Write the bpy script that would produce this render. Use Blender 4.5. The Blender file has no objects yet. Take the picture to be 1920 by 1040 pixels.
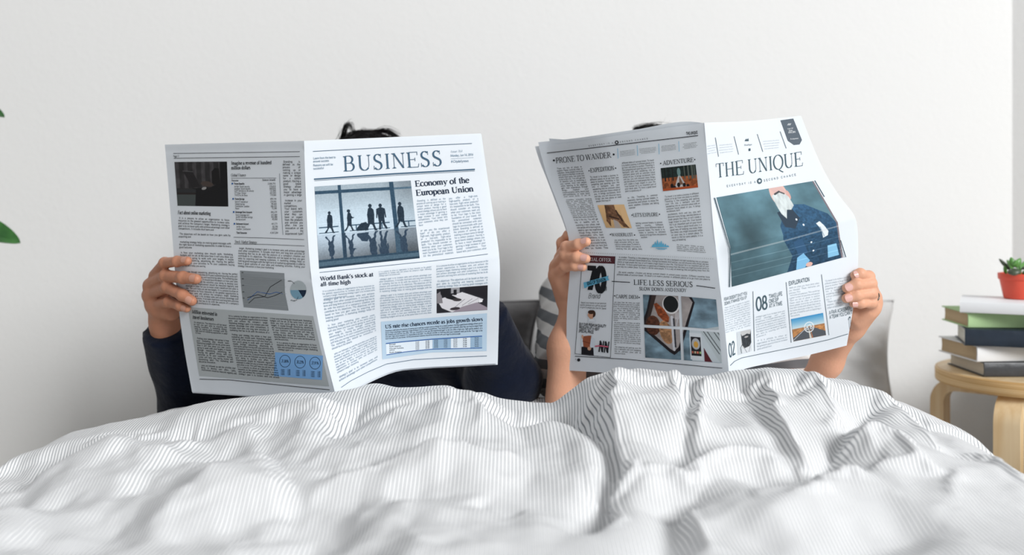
import bpy, math, random
import numpy as np
from mathutils import Vector, Matrix

# ------------------------------------------------------------------ camera, light, exposure
scn = bpy.context.scene
COL = scn.collection
F = 1920 * 35.0 / 36.0          # focal length in pixels
CX, CY, H = 960.0, 380.0, 0.78  # optical axis (horizon) in the frame, camera height in metres

cam_d = bpy.data.cameras.new('camera')
cam = bpy.data.objects.new('camera', cam_d)
COL.objects.link(cam)
cam.location = (0, 0, H)
cam.rotation_euler = (math.radians(90), 0, 0)
cam_d.lens = 35
cam_d.sensor_width = 36
cam_d.shift_y = -(520 - CY) / 1920.0
cam_d.clip_start = 0.05
cam_d.dof.use_dof = True
cam_d.dof.focus_distance = 1.47
cam_d.dof.aperture_fstop = 2.7
scn.camera = cam

world = bpy.data.worlds.new('world')
scn.world = world
world.use_nodes = True
bg = world.node_tree.nodes['Background']
bg.inputs[0].default_value = (0.965, 0.98, 1.0, 1)
bg.inputs[1].default_value = 0.38


def area(name, loc, target, sx, sy, power, col):
    l = bpy.data.lights.new(name, 'AREA')
    l.shape = 'RECTANGLE'
    l.size, l.size_y = sx, sy
    l.energy = power
    l.color = col
    o = bpy.data.objects.new(name, l)
    COL.objects.link(o)
    o.location = loc
    o.rotation_euler = (Vector(target) - Vector(loc)).to_track_quat('-Z', 'Y').to_euler()
    return o


area('window_daylight', (6.4, -5.7, 5.1), (0.0, 1.9, 0.6), 4.4, 3.6, 1130, (0.985, 0.995, 1.0))
scn.view_settings.view_transform = 'Standard'
scn.view_settings.look = 'None'
scn.view_settings.gamma = 1
scn.view_settings.use_curve_mapping = False
scn.view_settings.exposure = 0.0
EXTRA = None

# ------------------------------------------------------------------ helpers
rng = np.random.RandomState(7)
random.seed(7)


def W(px, py, d):
    """world point seen at frame position (px, py) at depth d"""
    return np.array([(px - CX) / F * d, d, H - (py - CY) / F * d])


def Wn(px, py, d):
    px, py, d = np.broadcast_arrays(np.asarray(px, float), np.asarray(py, float), np.asarray(d, float))
    return np.stack([(px - CX) / F * d, d, H - (py - CY) / F * d], -1)


def s2l(c):
    c = np.asarray(c, float) / 255.0
    return np.where(c <= 0.04045, c / 12.92, ((c + 0.055) / 1.055) ** 2.4)


def tag(o, label=None, cat=None, group=None, kind=None):
    if label: o['label'] = label
    if cat: o['category'] = cat
    if group: o['group'] = group
    if kind: o['kind'] = kind
    return o


def empty(name, loc=(0, 0, 0)):
    o = bpy.data.objects.new(name, None)
    o.empty_display_size = 0.05
    COL.objects.link(o)
    o.location = loc
    return o


def abspos(o):
    v = Vector((0, 0, 0))
    while o is not None:
        v += o.location
        o = o.parent
    return v


def obj(name, verts, faces, mat, parent=None, smooth=True, colors=None, uv=None):
    """verts in world coordinates; faces: array (n,k) or list"""
    me = bpy.data.meshes.new(name)
    verts = np.asarray(verts, dtype=np.float64)
    if parent is not None:
        verts = verts - np.array(abspos(parent))
    if isinstance(faces, np.ndarray):
        n, k = faces.shape
        me.vertices.add(len(verts))
        me.vertices.foreach_set('co', verts.astype(np.float32).ravel())
        me.loops.add(n * k)
        me.loops.foreach_set('vertex_index', faces.astype(np.int32).ravel())
        me.polygons.add(n)
        me.polygons.foreach_set('loop_start', np.arange(0, n * k, k, dtype=np.int32))
        me.polygons.foreach_set('loop_total', np.full(n, k, dtype=np.int32))
        me.update(calc_edges=True)
    else:
        me.from_pydata([tuple(v) for v in verts], [], [tuple(f) for f in faces])
        me.update()
    me.polygons.foreach_set('use_smooth', np.full(len(me.polygons), bool(smooth)))
    if colors is not None:
        at = me.color_attributes.new('Col', 'FLOAT_COLOR', 'POINT')
        c = np.ones((len(verts), 4), np.float32)
        c[:, :3] = colors
        at.data.foreach_set('color', c.ravel())
    if uv is not None:
        ul = me.uv_layers.new(name='UVMap')
        li = np.zeros(len(me.loops), np.int32)
        me.loops.foreach_get('vertex_index', li)
        ul.data.foreach_set('uv', np.asarray(uv, np.float32)[li].ravel())
    if mat is not None:
        me.materials.append(mat)
    o = bpy.data.objects.new(name, me)
    COL.objects.link(o)
    if parent is not None:
        o.parent = parent
    return o


def gridfaces(nr, nc):
    i = np.arange(nr * nc).reshape(nr, nc)
    return np.stack([i[:-1, :-1], i[1:, :-1], i[1:, 1:], i[:-1, 1:]], -1).reshape(-1, 4)


class MB:
    def __init__(self): self.v = []; self.f = []

    def add(self, v, f):
        b = len(self.v)
        self.v += [tuple(p) for p in v]
        self.f += [tuple(b + i for i in q) for q in f]

    def box(self, c, s, rz=0.0, bev=0.0):
        sx, sy, sz = s[0] / 2, s[1] / 2, s[2] / 2
        if bev <= 0:
            P = [(x, y, z) for z in (-sz, sz) for (x, y) in ((-sx, -sy), (sx, -sy), (sx, sy), (-sx, sy))]
            Fc = [(3, 2, 1, 0), (4, 5, 6, 7), (0, 1, 5, 4), (1, 2, 6, 5), (2, 3, 7, 6), (3, 0, 4, 7)]
        else:
            ring = []
            n = 3
            for (qx, qy, a0) in ((sx - bev, sy - bev, 0), (-sx + bev, sy - bev, 90), (-sx + bev, -sy + bev, 180), (sx - bev, -sy + bev, 270)):
                for k in range(n + 1):
                    a = math.radians(a0 + 90 * k / n)
                    ring.append((qx, qy, math.cos(a), math.sin(a)))
            P = []; m = len(ring)
            for (z, r) in ((-sz, 0.0), (-sz + bev * .3, bev * .7), (-sz + bev, bev), (sz - bev, bev), (sz - bev * .3, bev * .7), (sz, 0.0)):
                for (qx, qy, ca, sa) in ring: P.append((qx + ca * r, qy + sa * r, z))
            Fc = []
            for l in range(5):
                for k in range(m):
                    k2 = (k + 1) % m
                    Fc.append((l * m + k, l * m + k2, (l + 1) * m + k2, (l + 1) * m + k))
            Fc.append(tuple(range(m - 1, -1, -1)))
            Fc.append(tuple(range(5 * m, 6 * m)))
        ca, sa = math.cos(rz), math.sin(rz)
        self.add([(c[0] + x * ca - y * sa, c[1] + x * sa + y * ca, c[2] + z) for x, y, z in P], Fc)

    def lathe(self, c, prof, n=40, cap0=True, cap1=True):
        P = []; Fc = []
        for r, z in prof:
            for k in range(n):
                a = 2 * math.pi * k / n
                P.append((c[0] + r * math.cos(a), c[1] + r * math.sin(a), c[2] + z))
        for l in range(len(prof) - 1):
            for k in range(n):
                k2 = (k + 1) % n
                Fc.append((l * n + k, l * n + k2, (l + 1) * n + k2, (l + 1) * n + k))
        if cap0: Fc.append(tuple(range(n - 1, -1, -1)))
        if cap1: Fc.append(tuple((len(prof) - 1) * n + k for k in range(n)))
        self.add(P, Fc)

    def tube(self, pts, rad, n=6):
        pts = [Vector(p) for p in pts]
        P = []; Fc = []
        m = len(pts)
        up = Vector((0.3, 0.2, 1)).normalized()
        for i, p in enumerate(pts):
            t = (pts[min(i + 1, m - 1)] - pts[max(i - 1, 0)])
            if t.length < 1e-9: t = Vector((0, 0, 1))
            t.normalize()
            a = t.cross(up)
            if a.length < 1e-4: a = t.cross(Vector((1, 0, 0)))
            a.normalize(); b = t.cross(a)
            r = rad[i] if hasattr(rad, '__len__') else rad
            for k in range(n):
                an = 2 * math.pi * k / n
                P.append(p + a * (r * math.cos(an)) + b * (r * math.sin(an)))
        for i in range(m - 1):
            for k in range(n):
                k2 = (k + 1) % n
                Fc.append((i * n + k, i * n + k2, (i + 1) * n + k2, (i + 1) * n + k))
        Fc.append(tuple(range(n - 1, -1, -1)))
        Fc.append(tuple((m - 1) * n + k for k in range(n)))
        self.add(P, Fc)

    def build(self, name, mat, parent=None, smooth=False):
        return obj(name, np.array([tuple(v) for v in self.v]), self.f, mat, parent, smooth)


def autosmooth(o, deg=35):
    me = o.data
    me.polygons.foreach_set('use_smooth', np.ones(len(me.polygons), bool))
    try:
        me.set_sharp_from_angle(angle=math.radians(deg))
    except Exception:
        pass
    return o


# ------------------------------------------------------------------ materials
def mat(name, col, rough=0.6, spec=0.4, bump=None, vary=None, sss=0.0, transl=0.0, sheen=0.0):
    m = bpy.data.materials.new(name)
    m.use_nodes = True
    nt = m.node_tree
    b = nt.nodes['Principled BSDF']
    c = tuple(s2l(col)) + (1,)
    b.inputs['Base Color'].default_value = c
    b.inputs['Roughness'].default_value = rough
    b.inputs['Specular IOR Level'].default_value = spec
    if sheen:
        b.inputs['Sheen Weight'].default_value = sheen
    if sss:
        b.inputs['Subsurface Weight'].default_value = sss
        b.inputs['Subsurface Radius'].default_value = (0.010, 0.004, 0.002)
        b.inputs['Subsurface Scale'].default_value = 0.6
    if vary or bump:
        tc = nt.nodes.new('ShaderNodeTexCoord')
    if vary:
        sc, amt = vary[0], vary[1]
        n = nt.nodes.new('ShaderNodeTexNoise'); n.inputs['Scale'].default_value = sc
        n.inputs['Detail'].default_value = 4
        mp = nt.nodes.new('ShaderNodeMapping')
        if len(vary) > 2: mp.inputs['Scale'].default_value = vary[2]
        nt.links.new(tc.outputs['Object'], mp.inputs['Vector'])
        nt.links.new(mp.outputs['Vector'], n.inputs['Vector'])
        r = nt.nodes.new('ShaderNodeMapRange')
        r.inputs['From Min'].default_value = 0.3; r.inputs['From Max'].default_value = 0.7
        r.inputs['To Min'].default_value = 1 - amt; r.inputs['To Max'].default_value = 1 + amt
        nt.links.new(n.outputs['Fac'], r.inputs['Value'])
        mx = nt.nodes.new('ShaderNodeVectorMath'); mx.operation = 'SCALE'
        mx.inputs[0].default_value = c[:3]
        nt.links.new(r.outputs['Result'], mx.inputs['Scale'])
        nt.links.new(mx.outputs['Vector'], b.inputs['Base Color'])
    if bump:
        n = nt.nodes.new('ShaderNodeTexNoise'); n.inputs['Scale'].default_value = bump[0]
        n.inputs['Detail'].default_value = 5
        mp = nt.nodes.new('ShaderNodeMapping')
        if len(bump) > 2: mp.inputs['Scale'].default_value = bump[2]
        nt.links.new(tc.outputs['Object'], mp.inputs['Vector'])
        nt.links.new(mp.outputs['Vector'], n.inputs['Vector'])
        bp = nt.nodes.new('ShaderNodeBump')
        bp.inputs['Strength'].default_value = 1.0
        bp.inputs['Distance'].default_value = bump[1]
        nt.links.new(n.outputs['Fac'], bp.inputs['Height'])
        nt.links.new(bp.outputs['Normal'], b.inputs['Normal'])
    if transl:
        t = nt.nodes.new('ShaderNodeBsdfTranslucent'); t.inputs[0].default_value = c
        mxs = nt.nodes.new('ShaderNodeMixShader'); mxs.inputs[0].default_value = transl
        out = nt.nodes['Material Output']
        nt.links.new(b.outputs[0], mxs.inputs[1]); nt.links.new(t.outputs[0], mxs.inputs[2])
        nt.links.new(mxs.outputs[0], out.inputs['Surface'])
    return m


def vcol_mat(name, rough=0.8):
    m = bpy.data.materials.new(name)
    m.use_nodes = True
    nt = m.node_tree
    b = nt.nodes['Principled BSDF']
    b.inputs['Roughness'].default_value = rough
    b.inputs['Specular IOR Level'].default_value = 0.2
    a = nt.nodes.new('ShaderNodeAttribute'); a.attribute_name = 'Col'
    nt.links.new(a.outputs['Color'], b.inputs['Base Color'])
    return m


def vnoise(x, y, seed=0):
    """smooth value noise, numpy"""
    r = np.random.RandomState(seed)
    T = r.rand(64, 64)
    xi = np.floor(x).astype(int); yi = np.floor(y).astype(int)
    fx = x - xi; fy = y - yi
    fx = fx * fx * fx * (fx * (fx * 6 - 15) + 10); fy = fy * fy * fy * (fy * (fy * 6 - 15) + 10)
    g = lambda a, b: T[a % 64, b % 64]
    return (g(xi, yi) * (1 - fx) + g(xi + 1, yi) * fx) * (1 - fy) + (g(xi, yi + 1) * (1 - fx) + g(xi + 1, yi + 1) * fx) * fy


def facets(x, y, seed):
    """straight-edged creases: heights on a triangle lattice, flat in between"""
    r = np.random.RandomState(seed); T = r.rand(64, 64)
    s = (x + y) * 0.366; i = x + s; j = y + s
    i0 = np.floor(i).astype(int); j0 = np.floor(j).astype(int)
    a = i - i0; b = j - j0
    g = lambda p, q: T[p % 64, q % 64]
    up = a > b
    m = np.where(up, g(i0 + 1, j0), g(i0, j0 + 1))
    hi, lo = np.maximum(a, b), np.minimum(a, b)
    return g(i0, j0) * (1 - hi) + m * (hi - lo) + g(i0 + 1, j0 + 1) * lo


def fbm(x, y, seed=0, o=4):
    s = 0; a = 0.5
    for k in range(o):
        s = s + a * vnoise(x * 2 ** k, y * 2 ** k, seed + k); a *= 0.5
    return s


def smooth01(t):
    t = np.clip(t, 0, 1)
    return t * t * (3 - 2 * t)


# ------------------------------------------------------------------ room shell
M_wall = mat('wall_paint', (232, 232, 231), 0.85, 0.2, bump=(90, 0.0007), vary=(1.3, 0.012))
M_floor = mat('floor_wood', (196, 186, 172), 0.5, 0.4, bump=(20, 0.001, (1, 12, 1)), vary=(6, 0.12, (0.6, 9, 1)))
WALL_Y, WALL_X = 2.36, 1.186
m_ = MB(); m_.box((-0.6, WALL_Y + 0.06, 1.3), (3.8, 0.12, 2.6)); m_.build('wall_back', M_wall)['kind'] = 'structure'
m_ = MB()
_p = [(WALL_X, 2.36), (WALL_X + .058, 2.325), (WALL_X + .12, 2.325), (WALL_X + .12, 2.36)]
m_.add([(x, y, z) for z in (0.0, 2.6) for x, y in _p], [(3, 2, 1, 0), (4, 5, 6, 7), (0, 1, 5, 4), (1, 2, 6, 5), (2, 3, 7, 6), (3, 0, 4, 7)])
m_.box((WALL_X + 0.06, 1.155, 0.245), (0.12, 2.31, 0.49)); m_.build('wall_right', M_wall)['kind'] = 'structure'
m_ = MB(); m_.box((WALL_X + 0.0605, 1.155, 0.502), (0.12, 2.29, 0.024), bev=0.004); m_.build('trim_1', mat('sill_paint', (236, 236, 234), 0.4))['kind'] = 'structure'
m_ = MB(); m_.box((0.0, -0.6, -0.03), (6.4, 6.04, 0.06)); m_.build('floor', M_floor)['kind'] = 'structure'
m_ = MB(); m_.box((-0.6, WALL_Y - 0.008, 0.045), (3.6, 0.016, 0.09)); m_.build('baseboard_back', mat('baseboard_paint', (235, 235, 233), 0.5))['kind'] = 'structure'

# ------------------------------------------------------------------ bed
M_sheet = mat('bed_sheet', (225, 226, 228), 0.8, 0.2, bump=(14, 0.006))
M_bedwood = mat('bed_wood', (190, 160, 120), 0.5, 0.4, vary=(5, 0.1, (9, 1, 9)))
BED_X, BED_Y0, BED_Y1, MAT_Z = 0.72, 0.30, 2.30, 0.29
bed = empty('bed', (0, 1.3, 0))
tag(bed, 'low double bed that both newspaper readers sit in, white sheet under the striped duvet', 'bed')
m_ = MB(); m_.box((0, (BED_Y0 + BED_Y1) / 2, 0.21), (2 * BED_X, BED_Y1 - BED_Y0, 0.16), bev=0.035)
m_.build('mattress', M_sheet, bed, True)
m_ = MB(); m_.box((0, (BED_Y0 + BED_Y1) / 2, 0.13), (2 * BED_X - .02, BED_Y1 - BED_Y0 - .02, 0.06), bev=0.006)
m_.build('bed_frame', M_bedwood, bed)
for sx in (-1, 1):
    for yy in (BED_Y0 + .1, BED_Y1 - .1):
        m_ = MB(); m_.box((sx * (BED_X - .08), yy, 0.05), (.06, .06, 0.10), bev=0.004); m_.build('leg', M_bedwood, bed)

# ------------------------------------------------------------------ duvet
SIL = np.array([(-400, 1015), (-150, 945), (0, 888), (60, 848), (130, 815), (200, 796), (280, 780), (320, 772), (360, 757), (400, 748), (450, 741), (530, 736), (630, 734),
                (740, 735), (790, 729), (845, 722), (868, 734), (905, 731), (935, 742), (1000, 752), (1040, 752), (1062, 735), (1100, 705), (1150, 691), (1200, 686),
                (1250, 692), (1290, 700), (1330, 702), (1380, 692), (1440, 684), (1500, 687), (1540, 705), (1600, 713), (1640, 735), (1700, 752), (1760, 780), (1800, 808),
                (1850, 860), (1900, 884), (1960, 912), (2100, 965), (2400, 1030)], float)
DR = 1.38
sil_x = (SIL[:, 0] - CX) / F * DR
sil_z = H - (SIL[:, 1] - CY) / F * DR


def P2(px, py, z=0.5):
    d = F * (H - z) / (py - CY)
    return ((px - CX) / F * d, d)


def polyd(X, Y, pts):
    """signed distance to a polyline (positive = right of direction), and 0..1 position along"""
    best = np.full(X.shape, 1e9); sg = np.ones(X.shape); al = np.zeros(X.shape)
    pts = np.array(pts); seg = np.hypot(*(pts[1:] - pts[:-1]).T); L = seg.sum(); acc = 0
    for i in range(len(pts) - 1):
        a, b = pts[i], pts[i + 1]
        dx, dy = b - a
        t = np.clip(((X - a[0]) * dx + (Y - a[1]) * dy) / (seg[i] ** 2 + 1e-12), 0, 1)
        qx = X - (a[0] + t * dx); qy = Y - (a[1] + t * dy)
        d = np.hypot(qx, qy)
        m = d < best
        best = np.where(m, d, best)
        sg = np.where(m, np.where(dx * qy - dy * qx > 0, -1.0, 1.0), sg)
        al = np.where(m, (acc + t * seg[i]) / L, al)
        acc += seg[i]
    return best * sg, al


# every fold: points along it in the frame (on the plane z=0.5), height, half widths on both sides, sharpness
FOLDS = [
    # --- left half
    ([(590, 765), (604, 795), (618, 820), (590, 850), (560, 892)], .018, .050, .055, 1.5),
    ([(455, 785), (475, 825), (500, 870), (535, 918)], .014, .030, .020, 1.2),
    ([(722, 742), (690, 765), (650, 795), (612, 815)], -.018, .014, .020, 1.2),
    ([(700, 775), (760, 800), (800, 835)], .007, .03, .03, 1.3),
    ([(960, 760), (975, 800), (995, 830)], -.010, .012, .02, 1.2),
    ([(905, 750), (930, 800), (950, 845)], .006, .03, .03, 1.3),
    ([(545, 893), (620, 872), (760, 853), (900, 846), (1000, 850)], .018, .016, .10, 1.5),
    ([(420, 985), (520, 948), (600, 930), (685, 916)], -.024, .030, .022, 1.3),
    ([(340, 905), (400, 935), (470, 965), (520, 985)], .012, .03, .03, 1.3),
    ([(170, 800), (240, 812), (345, 822), (380, 845)], .010, .022, .03, 1.2),
    ([(230, 850), (330, 868), (420, 905), (460, 925)], -.010, .025, .03, 1.3),
    ([(-20, 950), (60, 925), (150, 950), (240, 1000)], -.020, .03, .03, 1.4),
    ([(345, 805), (420, 812), (455, 800)], -.010, .02, .02, 1.2),
    ([(700, 960), (850, 935), (1000, 930)], -.010, .03, .04, 1.5),
    ([(640, 1010), (800, 985), (960, 975)], .008, .03, .04, 1.5),
    ([(890, 895), (940, 905), (975, 912)], -.010, .015, .02, 1.3),
    # --- the rounded end of the left half and the deep gap beside it
    ([(1045, 765), (1105, 800), (1142, 842), (1146, 872), (1122, 912), (1080, 945)], -.050, .016, .030, 1.4),
    ([(1020, 785), (1085, 825), (1112, 862), (1085, 900)], .022, .05, .03, 1.4),
    # --- right half
    ([(1152, 700), (1158, 740), (1158, 800), (1150, 870)], .022, .028, .045, 1.2),
    ([(1165, 880), (1230, 892), (1270, 875)], -.014, .02, .03, 1.3),
    ([(1232, 705), (1262, 760), (1275, 815), (1278, 850)], .024, .035, .014, 1.2),
    ([(1338, 700), (1312, 735), (1296, 780), (1286, 830), (1275, 875)], -.040, .014, .014, 1.3),
    ([(1328, 712), (1352, 715), (1378, 740)], .012, .015, .015, 1.3),
    ([(1345, 718), (1330, 760), (1320, 800), (1305, 850)], .020, .010, .035, 1.2),
    ([(1345, 735), (1380, 775), (1440, 830), (1500, 888)], -.022, .045, .012, 1.3),
    ([(1405, 735), (1440, 780), (1480, 825), (1520, 872)], .022, .018, .035, 1.2),
    ([(1500, 890), (1545, 855), (1590, 815), (1640, 775)], -.026, .014, .020, 1.2),
    ([(1505, 740), (1530, 775), (1560, 800)], .012, .02, .03, 1.2),
    ([(1470, 735), (1500, 770), (1490, 800)], -.012, .012, .02, 1.2),
    ([(1280, 898), (1340, 872), (1420, 868), (1500, 893)], -.016, .018, .05, 1.4),
    ([(1290, 875), (1360, 852), (1430, 850), (1480, 868)], .012, .016, .02, 1.3),
    ([(1272, 880), (1262, 930), (1240, 975), (1205, 1040), (1150, 1120)], -.042, .030, .022, 1.4),
    ([(1290, 905), (1310, 935), (1340, 985)], .016, .02, .03, 1.3),
    ([(1400, 950), (1520, 912), (1590, 885), (1640, 880)], .020, .03, .03, 1.4),
    ([(1590, 850), (1640, 838), (1700, 850), (1745, 880)], .022, .012, .035, 1.2),
    ([(1625, 745), (1655, 775), (1690, 800), (1760, 835)], .016, .03, .02, 1.3),
    ([(1560, 720), (1600, 740), (1650, 760)], -.010, .015, .02, 1.3),
    ([(1700, 770), (1760, 800), (1830, 850)], -.012, .015, .03, 1.3),
    ([(1480, 1040), (1560, 985), (1640, 950), (1760, 935)], -.022, .03, .05, 1.5),
    ([(1700, 1040), (1760, 990), (1850, 970)], .014, .04, .04, 1.5),
]


def build_duvet():
    xs = np.concatenate([np.linspace(-0.98, -0.80, 20)[:-1], np.linspace(-0.80, 0.80, 560), np.linspace(0.80, 0.98, 20)[1:]])
    ys = np.linspace(0.26, 1.66, 490)
    X, Y = np.meshgrid(xs, ys)
    zr = np.interp(X, sil_x, sil_z)
    # cross-section nearer the foot: flatter
    edge = smooth01((np.abs(X) - 0.50) / 0.34)
    zf = 0.488 - 0.10 * edge
    wgt = smooth01((Y - 0.86) / (DR - 0.90))
    Z = zf * (1 - wgt) + zr * wgt
    # keep the near part below the silhouette line
    dark = np.zeros_like(Z)
    for pts, h, wl, wr, p in FOLDS:
        D, al = polyd(X, Y, [P2(*q) for q in pts])
        w = np.where(D < 0, wl, wr)
        end = smooth01(al / 0.18 + 0.15) * smooth01((1 - al) / 0.18 + 0.15)
        prof = np.exp(-(np.sqrt(D * D + 2.5e-5) / w) ** p)
        fade = 1 - smooth01((Y - 1.30) / 0.07)
        Z = Z + h * prof * end * fade * (0.45 + 0.55 * smooth01((Y - .82) / .26))
    # secondary wrinkles
    wx = X + 0.05 * (fbm(X * 6, Y * 6, 3) - .5); wy = Y + 0.05 * (fbm(X * 6, Y * 6, 9) - .5)
    r1 = 1 - np.abs(2 * fbm((wx * .8 + wy * .9) * 9, (wy * .6 - wx) * 4, 21, 3) - 1)
    r2 = 1 - np.abs(2 * fbm((wx - wy * .5) * 8, (wy + wx * .4) * 6, 33, 3) - 1)
    amp = (1 - 0.75 * smooth01((Y - 1.28) / 0.08)) * (0.5 + 0.5 * smooth01((Y - .80) / .25))
    r3 = 1 - np.abs(2 * fbm((wx + wy * 1.6) * 5 + 9, (wy - wx * .3) * 7 + 4, 77, 2) - 1)
    left = smooth01((.02 - X) / .12)
    Z = Z + amp * (1 + .25 * left) * (0.012 * (r1 - .72) + 0.011 * (r2 - .72)) + amp * left * .008 * (r3 - .72)
    fx = X + .045 * (fbm(X * 5 + 3, Y * 5, 91, 2) - .5); fy = Y + .045 * (fbm(X * 5, Y * 5 + 7, 92, 2) - .5)
    fc_ = facets(fx / .125 + fy * 2.2, fy / .17 - fx * 1.4, 5) - .5
    fc2 = facets(fx / .070 - fy * 3, fy / .085 + fx * 2, 8) - .5
    Z = Z + amp * (.35 + .65 * left) * (.050 * fc_ + .016 * fc2)
    Z = Z + 0.010 * (vnoise(X * 5, Y * 4, 50) - .5) * amp
    # second little hump behind, under the left newspaper
    # behind the crest it drops towards the laps
    low = np.minimum(0.458, zr - 0.035) + 0.010 * (fbm(X * 14, Y * 14, 61, 3) - .5)
    s_ = smooth01((Y - DR - .005) / .10)
    Z = Z * (1 - s_) + low * s_
    Z = Z + 0.040 * np.exp(-((X + 0.195) / 0.055) ** 2 - ((Y - 1.45) / 0.04) ** 2)
    # foot end hangs, sides hang
    Z = Z - 0.30 * smooth01((0.36 - Y) / 0.12)
    side = np.clip((np.abs(X) - 0.74) / 0.24, 0, 1)
    Z = Z - 0.34 * side ** 1.2
    Xo = np.where(np.abs(X) > 0.80, np.sign(X) * (0.80 + (np.abs(X) - 0.80) * 0.15), X)
    Z = np.maximum(Z, 0.10)
    return X, Xo, Y, Z


X, Xo, Y, Z = build_duvet()
def blur(A, k, it=3):
    for _ in range(it):
        for ax_ in (0, 1):
            P_ = np.pad(A, [(k, k) if i == ax_ else (0, 0) for i in (0, 1)], mode='edge')
            c_ = np.cumsum(np.insert(P_, 0, 0, axis=ax_), axis=ax_)
            A = ((c_[2 * k + 1:] - c_[:-2 * k - 1]) if ax_ == 0 else (c_[:, 2 * k + 1:] - c_[:, :-2 * k - 1])) / (2 * k + 1)
    return A


Zs = blur(Z, 9)
dxs = np.hypot(np.diff(Xo, axis=1), np.diff(Zs, axis=1))
arc = np.concatenate([np.zeros((X.shape[0], 1)), np.cumsum(dxs, 1)], 1)
arc = arc - arc[:, X.shape[1] // 2:X.shape[1] // 2 + 1]
slen = np.concatenate([np.zeros((1, X.shape[1])), np.cumsum(np.hypot(np.diff(Y, axis=0), np.diff(Zs, axis=0)), 0)], 0)


def relax(Q, it, ex, ey, zmin, grav, seed, keep, bend):
    """let the cloth settle: a little more cloth than surface, so that it buckles into creases by itself"""
    r = np.random.RandomState(seed)
    P = Q.copy()
    nr, nc = P.shape[:2]
    ref = Q.copy()
    L = lambda A, B: np.linalg.norm(A - B, axis=-1)
    lx = L(P[:, 1:], P[:, :-1]) * (1 + ex[:, 1:]); ly = L(P[1:], P[:-1]) * (1 + ey[1:])
    ld1 = L(P[1:, 1:], P[:-1, :-1]) * (1 + (ex + ey)[1:, 1:] / 2); ld2 = L(P[1:, :-1], P[:-1, 1:]) * (1 + (ex + ey)[1:, 1:] / 2)
    lb = L(P[:, 2:], P[:, :-2]); lc = L(P[2:], P[:-2])
    n1 = fbm(np.linspace(0, 34, nr)[:, None] + np.zeros((1, nc)), np.linspace(0, 30, nc)[None] + np.zeros((nr, 1)), seed, 3) - .5
    P[..., 2] += .009 * n1
    free = np.ones((nr, nc, 1)); free[:3] = 0; free[-3:] = 0; free[:, :3] = 0; free[:, -3:] = 0
    vel = np.zeros_like(P)

    def con(A, B, l, k):
        d = B - A; n = np.linalg.norm(d, axis=-1) + 1e-9
        return d * (k * .5 * (n - l) / n)[..., None]
    for t in range(it):
        vel *= .90
        vel[..., 2] -= grav
        P0 = P.copy()
        P = P + vel * free
        for _ in range(3):
            C = np.zeros_like(P)
            c = con(P[:, :-1], P[:, 1:], lx, 1.0); C[:, :-1] += c; C[:, 1:] -= c
            c = con(P[:-1], P[1:], ly, 1.0); C[:-1] += c; C[1:] -= c
            c = con(P[:-1, :-1], P[1:, 1:], ld1, .5); C[:-1, :-1] += c; C[1:, 1:] -= c
            c = con(P[:-1, 1:], P[1:, :-1], ld2, .5); C[:-1, 1:] += c; C[1:, :-1] -= c
            P = P + C * .45 * free
            lap = np.zeros_like(P)
            lap[1:-1, 1:-1] = (P[2:, 1:-1] + P[:-2, 1:-1] + P[1:-1, 2:] + P[1:-1, :-2]) / 4 - P[1:-1, 1:-1]
            P = P + lap * bend * free
        P = P + (ref - P) * (keep + .05 * smooth01((ref[..., 1:2] - 1.27) / .07)) * free
        P[..., 2] = np.maximum(P[..., 2], zmin)
        vel = (P - P0)
    return P


def resample(A, r, c):
    nr, nc = A.shape[:2]
    def cub(A, t, axis):
        A = np.moveaxis(A, axis, 0); n = A.shape[0]
        i = np.clip(np.floor(t).astype(int), 0, n - 2); f = (t - i).reshape((-1,) + (1,) * (A.ndim - 1))
        p0, p1, p2, p3 = A[np.clip(i - 1, 0, n - 1)], A[i], A[i + 1], A[np.clip(i + 2, 0, n - 1)]
        o = .5 * (2 * p1 + (p2 - p0) * f + (2 * p0 - 5 * p1 + 4 * p2 - p3) * f * f + (3 * p1 - p0 - 3 * p2 + p3) * f ** 3)
        return np.moveaxis(o, 0, axis)
    return cub(cub(A, r, 0), c, 1)


NR, NC = Z.shape
full = np.stack([Xo, Y, Z, arc, slen], -1)
cr_, cc_ = 168, 200
co = resample(full, np.linspace(0, NR - 1, cr_), np.linspace(0, NC - 1, cc_))
ca_ = 1 - smooth01((co[..., 1] - 1.27) / .08)
near_ = (.25 + .75 * smooth01((co[..., 1] - .80) / .28)) * (.55 + .45 * smooth01((co[..., 0] + .02) / .12))
exm = .055 * (.2 + .8 * ca_) * near_; eym = .052 * ca_ * near_
P = relax(co[..., :3], 110, exm, eym, co[..., 2] - .006 - .012 * ca_, .0002, 12, .004, .012)
co[..., :3] = P
r2_, c2_ = 504, 600
fi = resample(co, np.linspace(0, cr_ - 1, r2_), np.linspace(0, cc_ - 1, c2_))
Xo, Y, Z = fi[..., 0], fi[..., 1], fi[..., 2]
_l = (.25 + .75 * smooth01((.02 - Xo) / .12)) * (1 - smooth01((Y - 1.24) / .08)) * smooth01((Y - .6) / .2)
_wx = Xo + .03 * (fbm(Xo * 7, Y * 7, 31, 2) - .5); _wy = Y + .03 * (fbm(Xo * 7, Y * 7, 37, 2) - .5)
Z = Z + _l * blur(.020 * (facets(_wx / .075 + _wy * 4, _wy / .12 - _wx * 3, 15) - .5) + .007 * (facets(_wx / .035 - _wy * 9, _wy / .06 + _wx * 4, 19) - .5), 1, 1)
X = Xo
uv = fi[..., 3:5].reshape(-1, 2)


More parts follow.
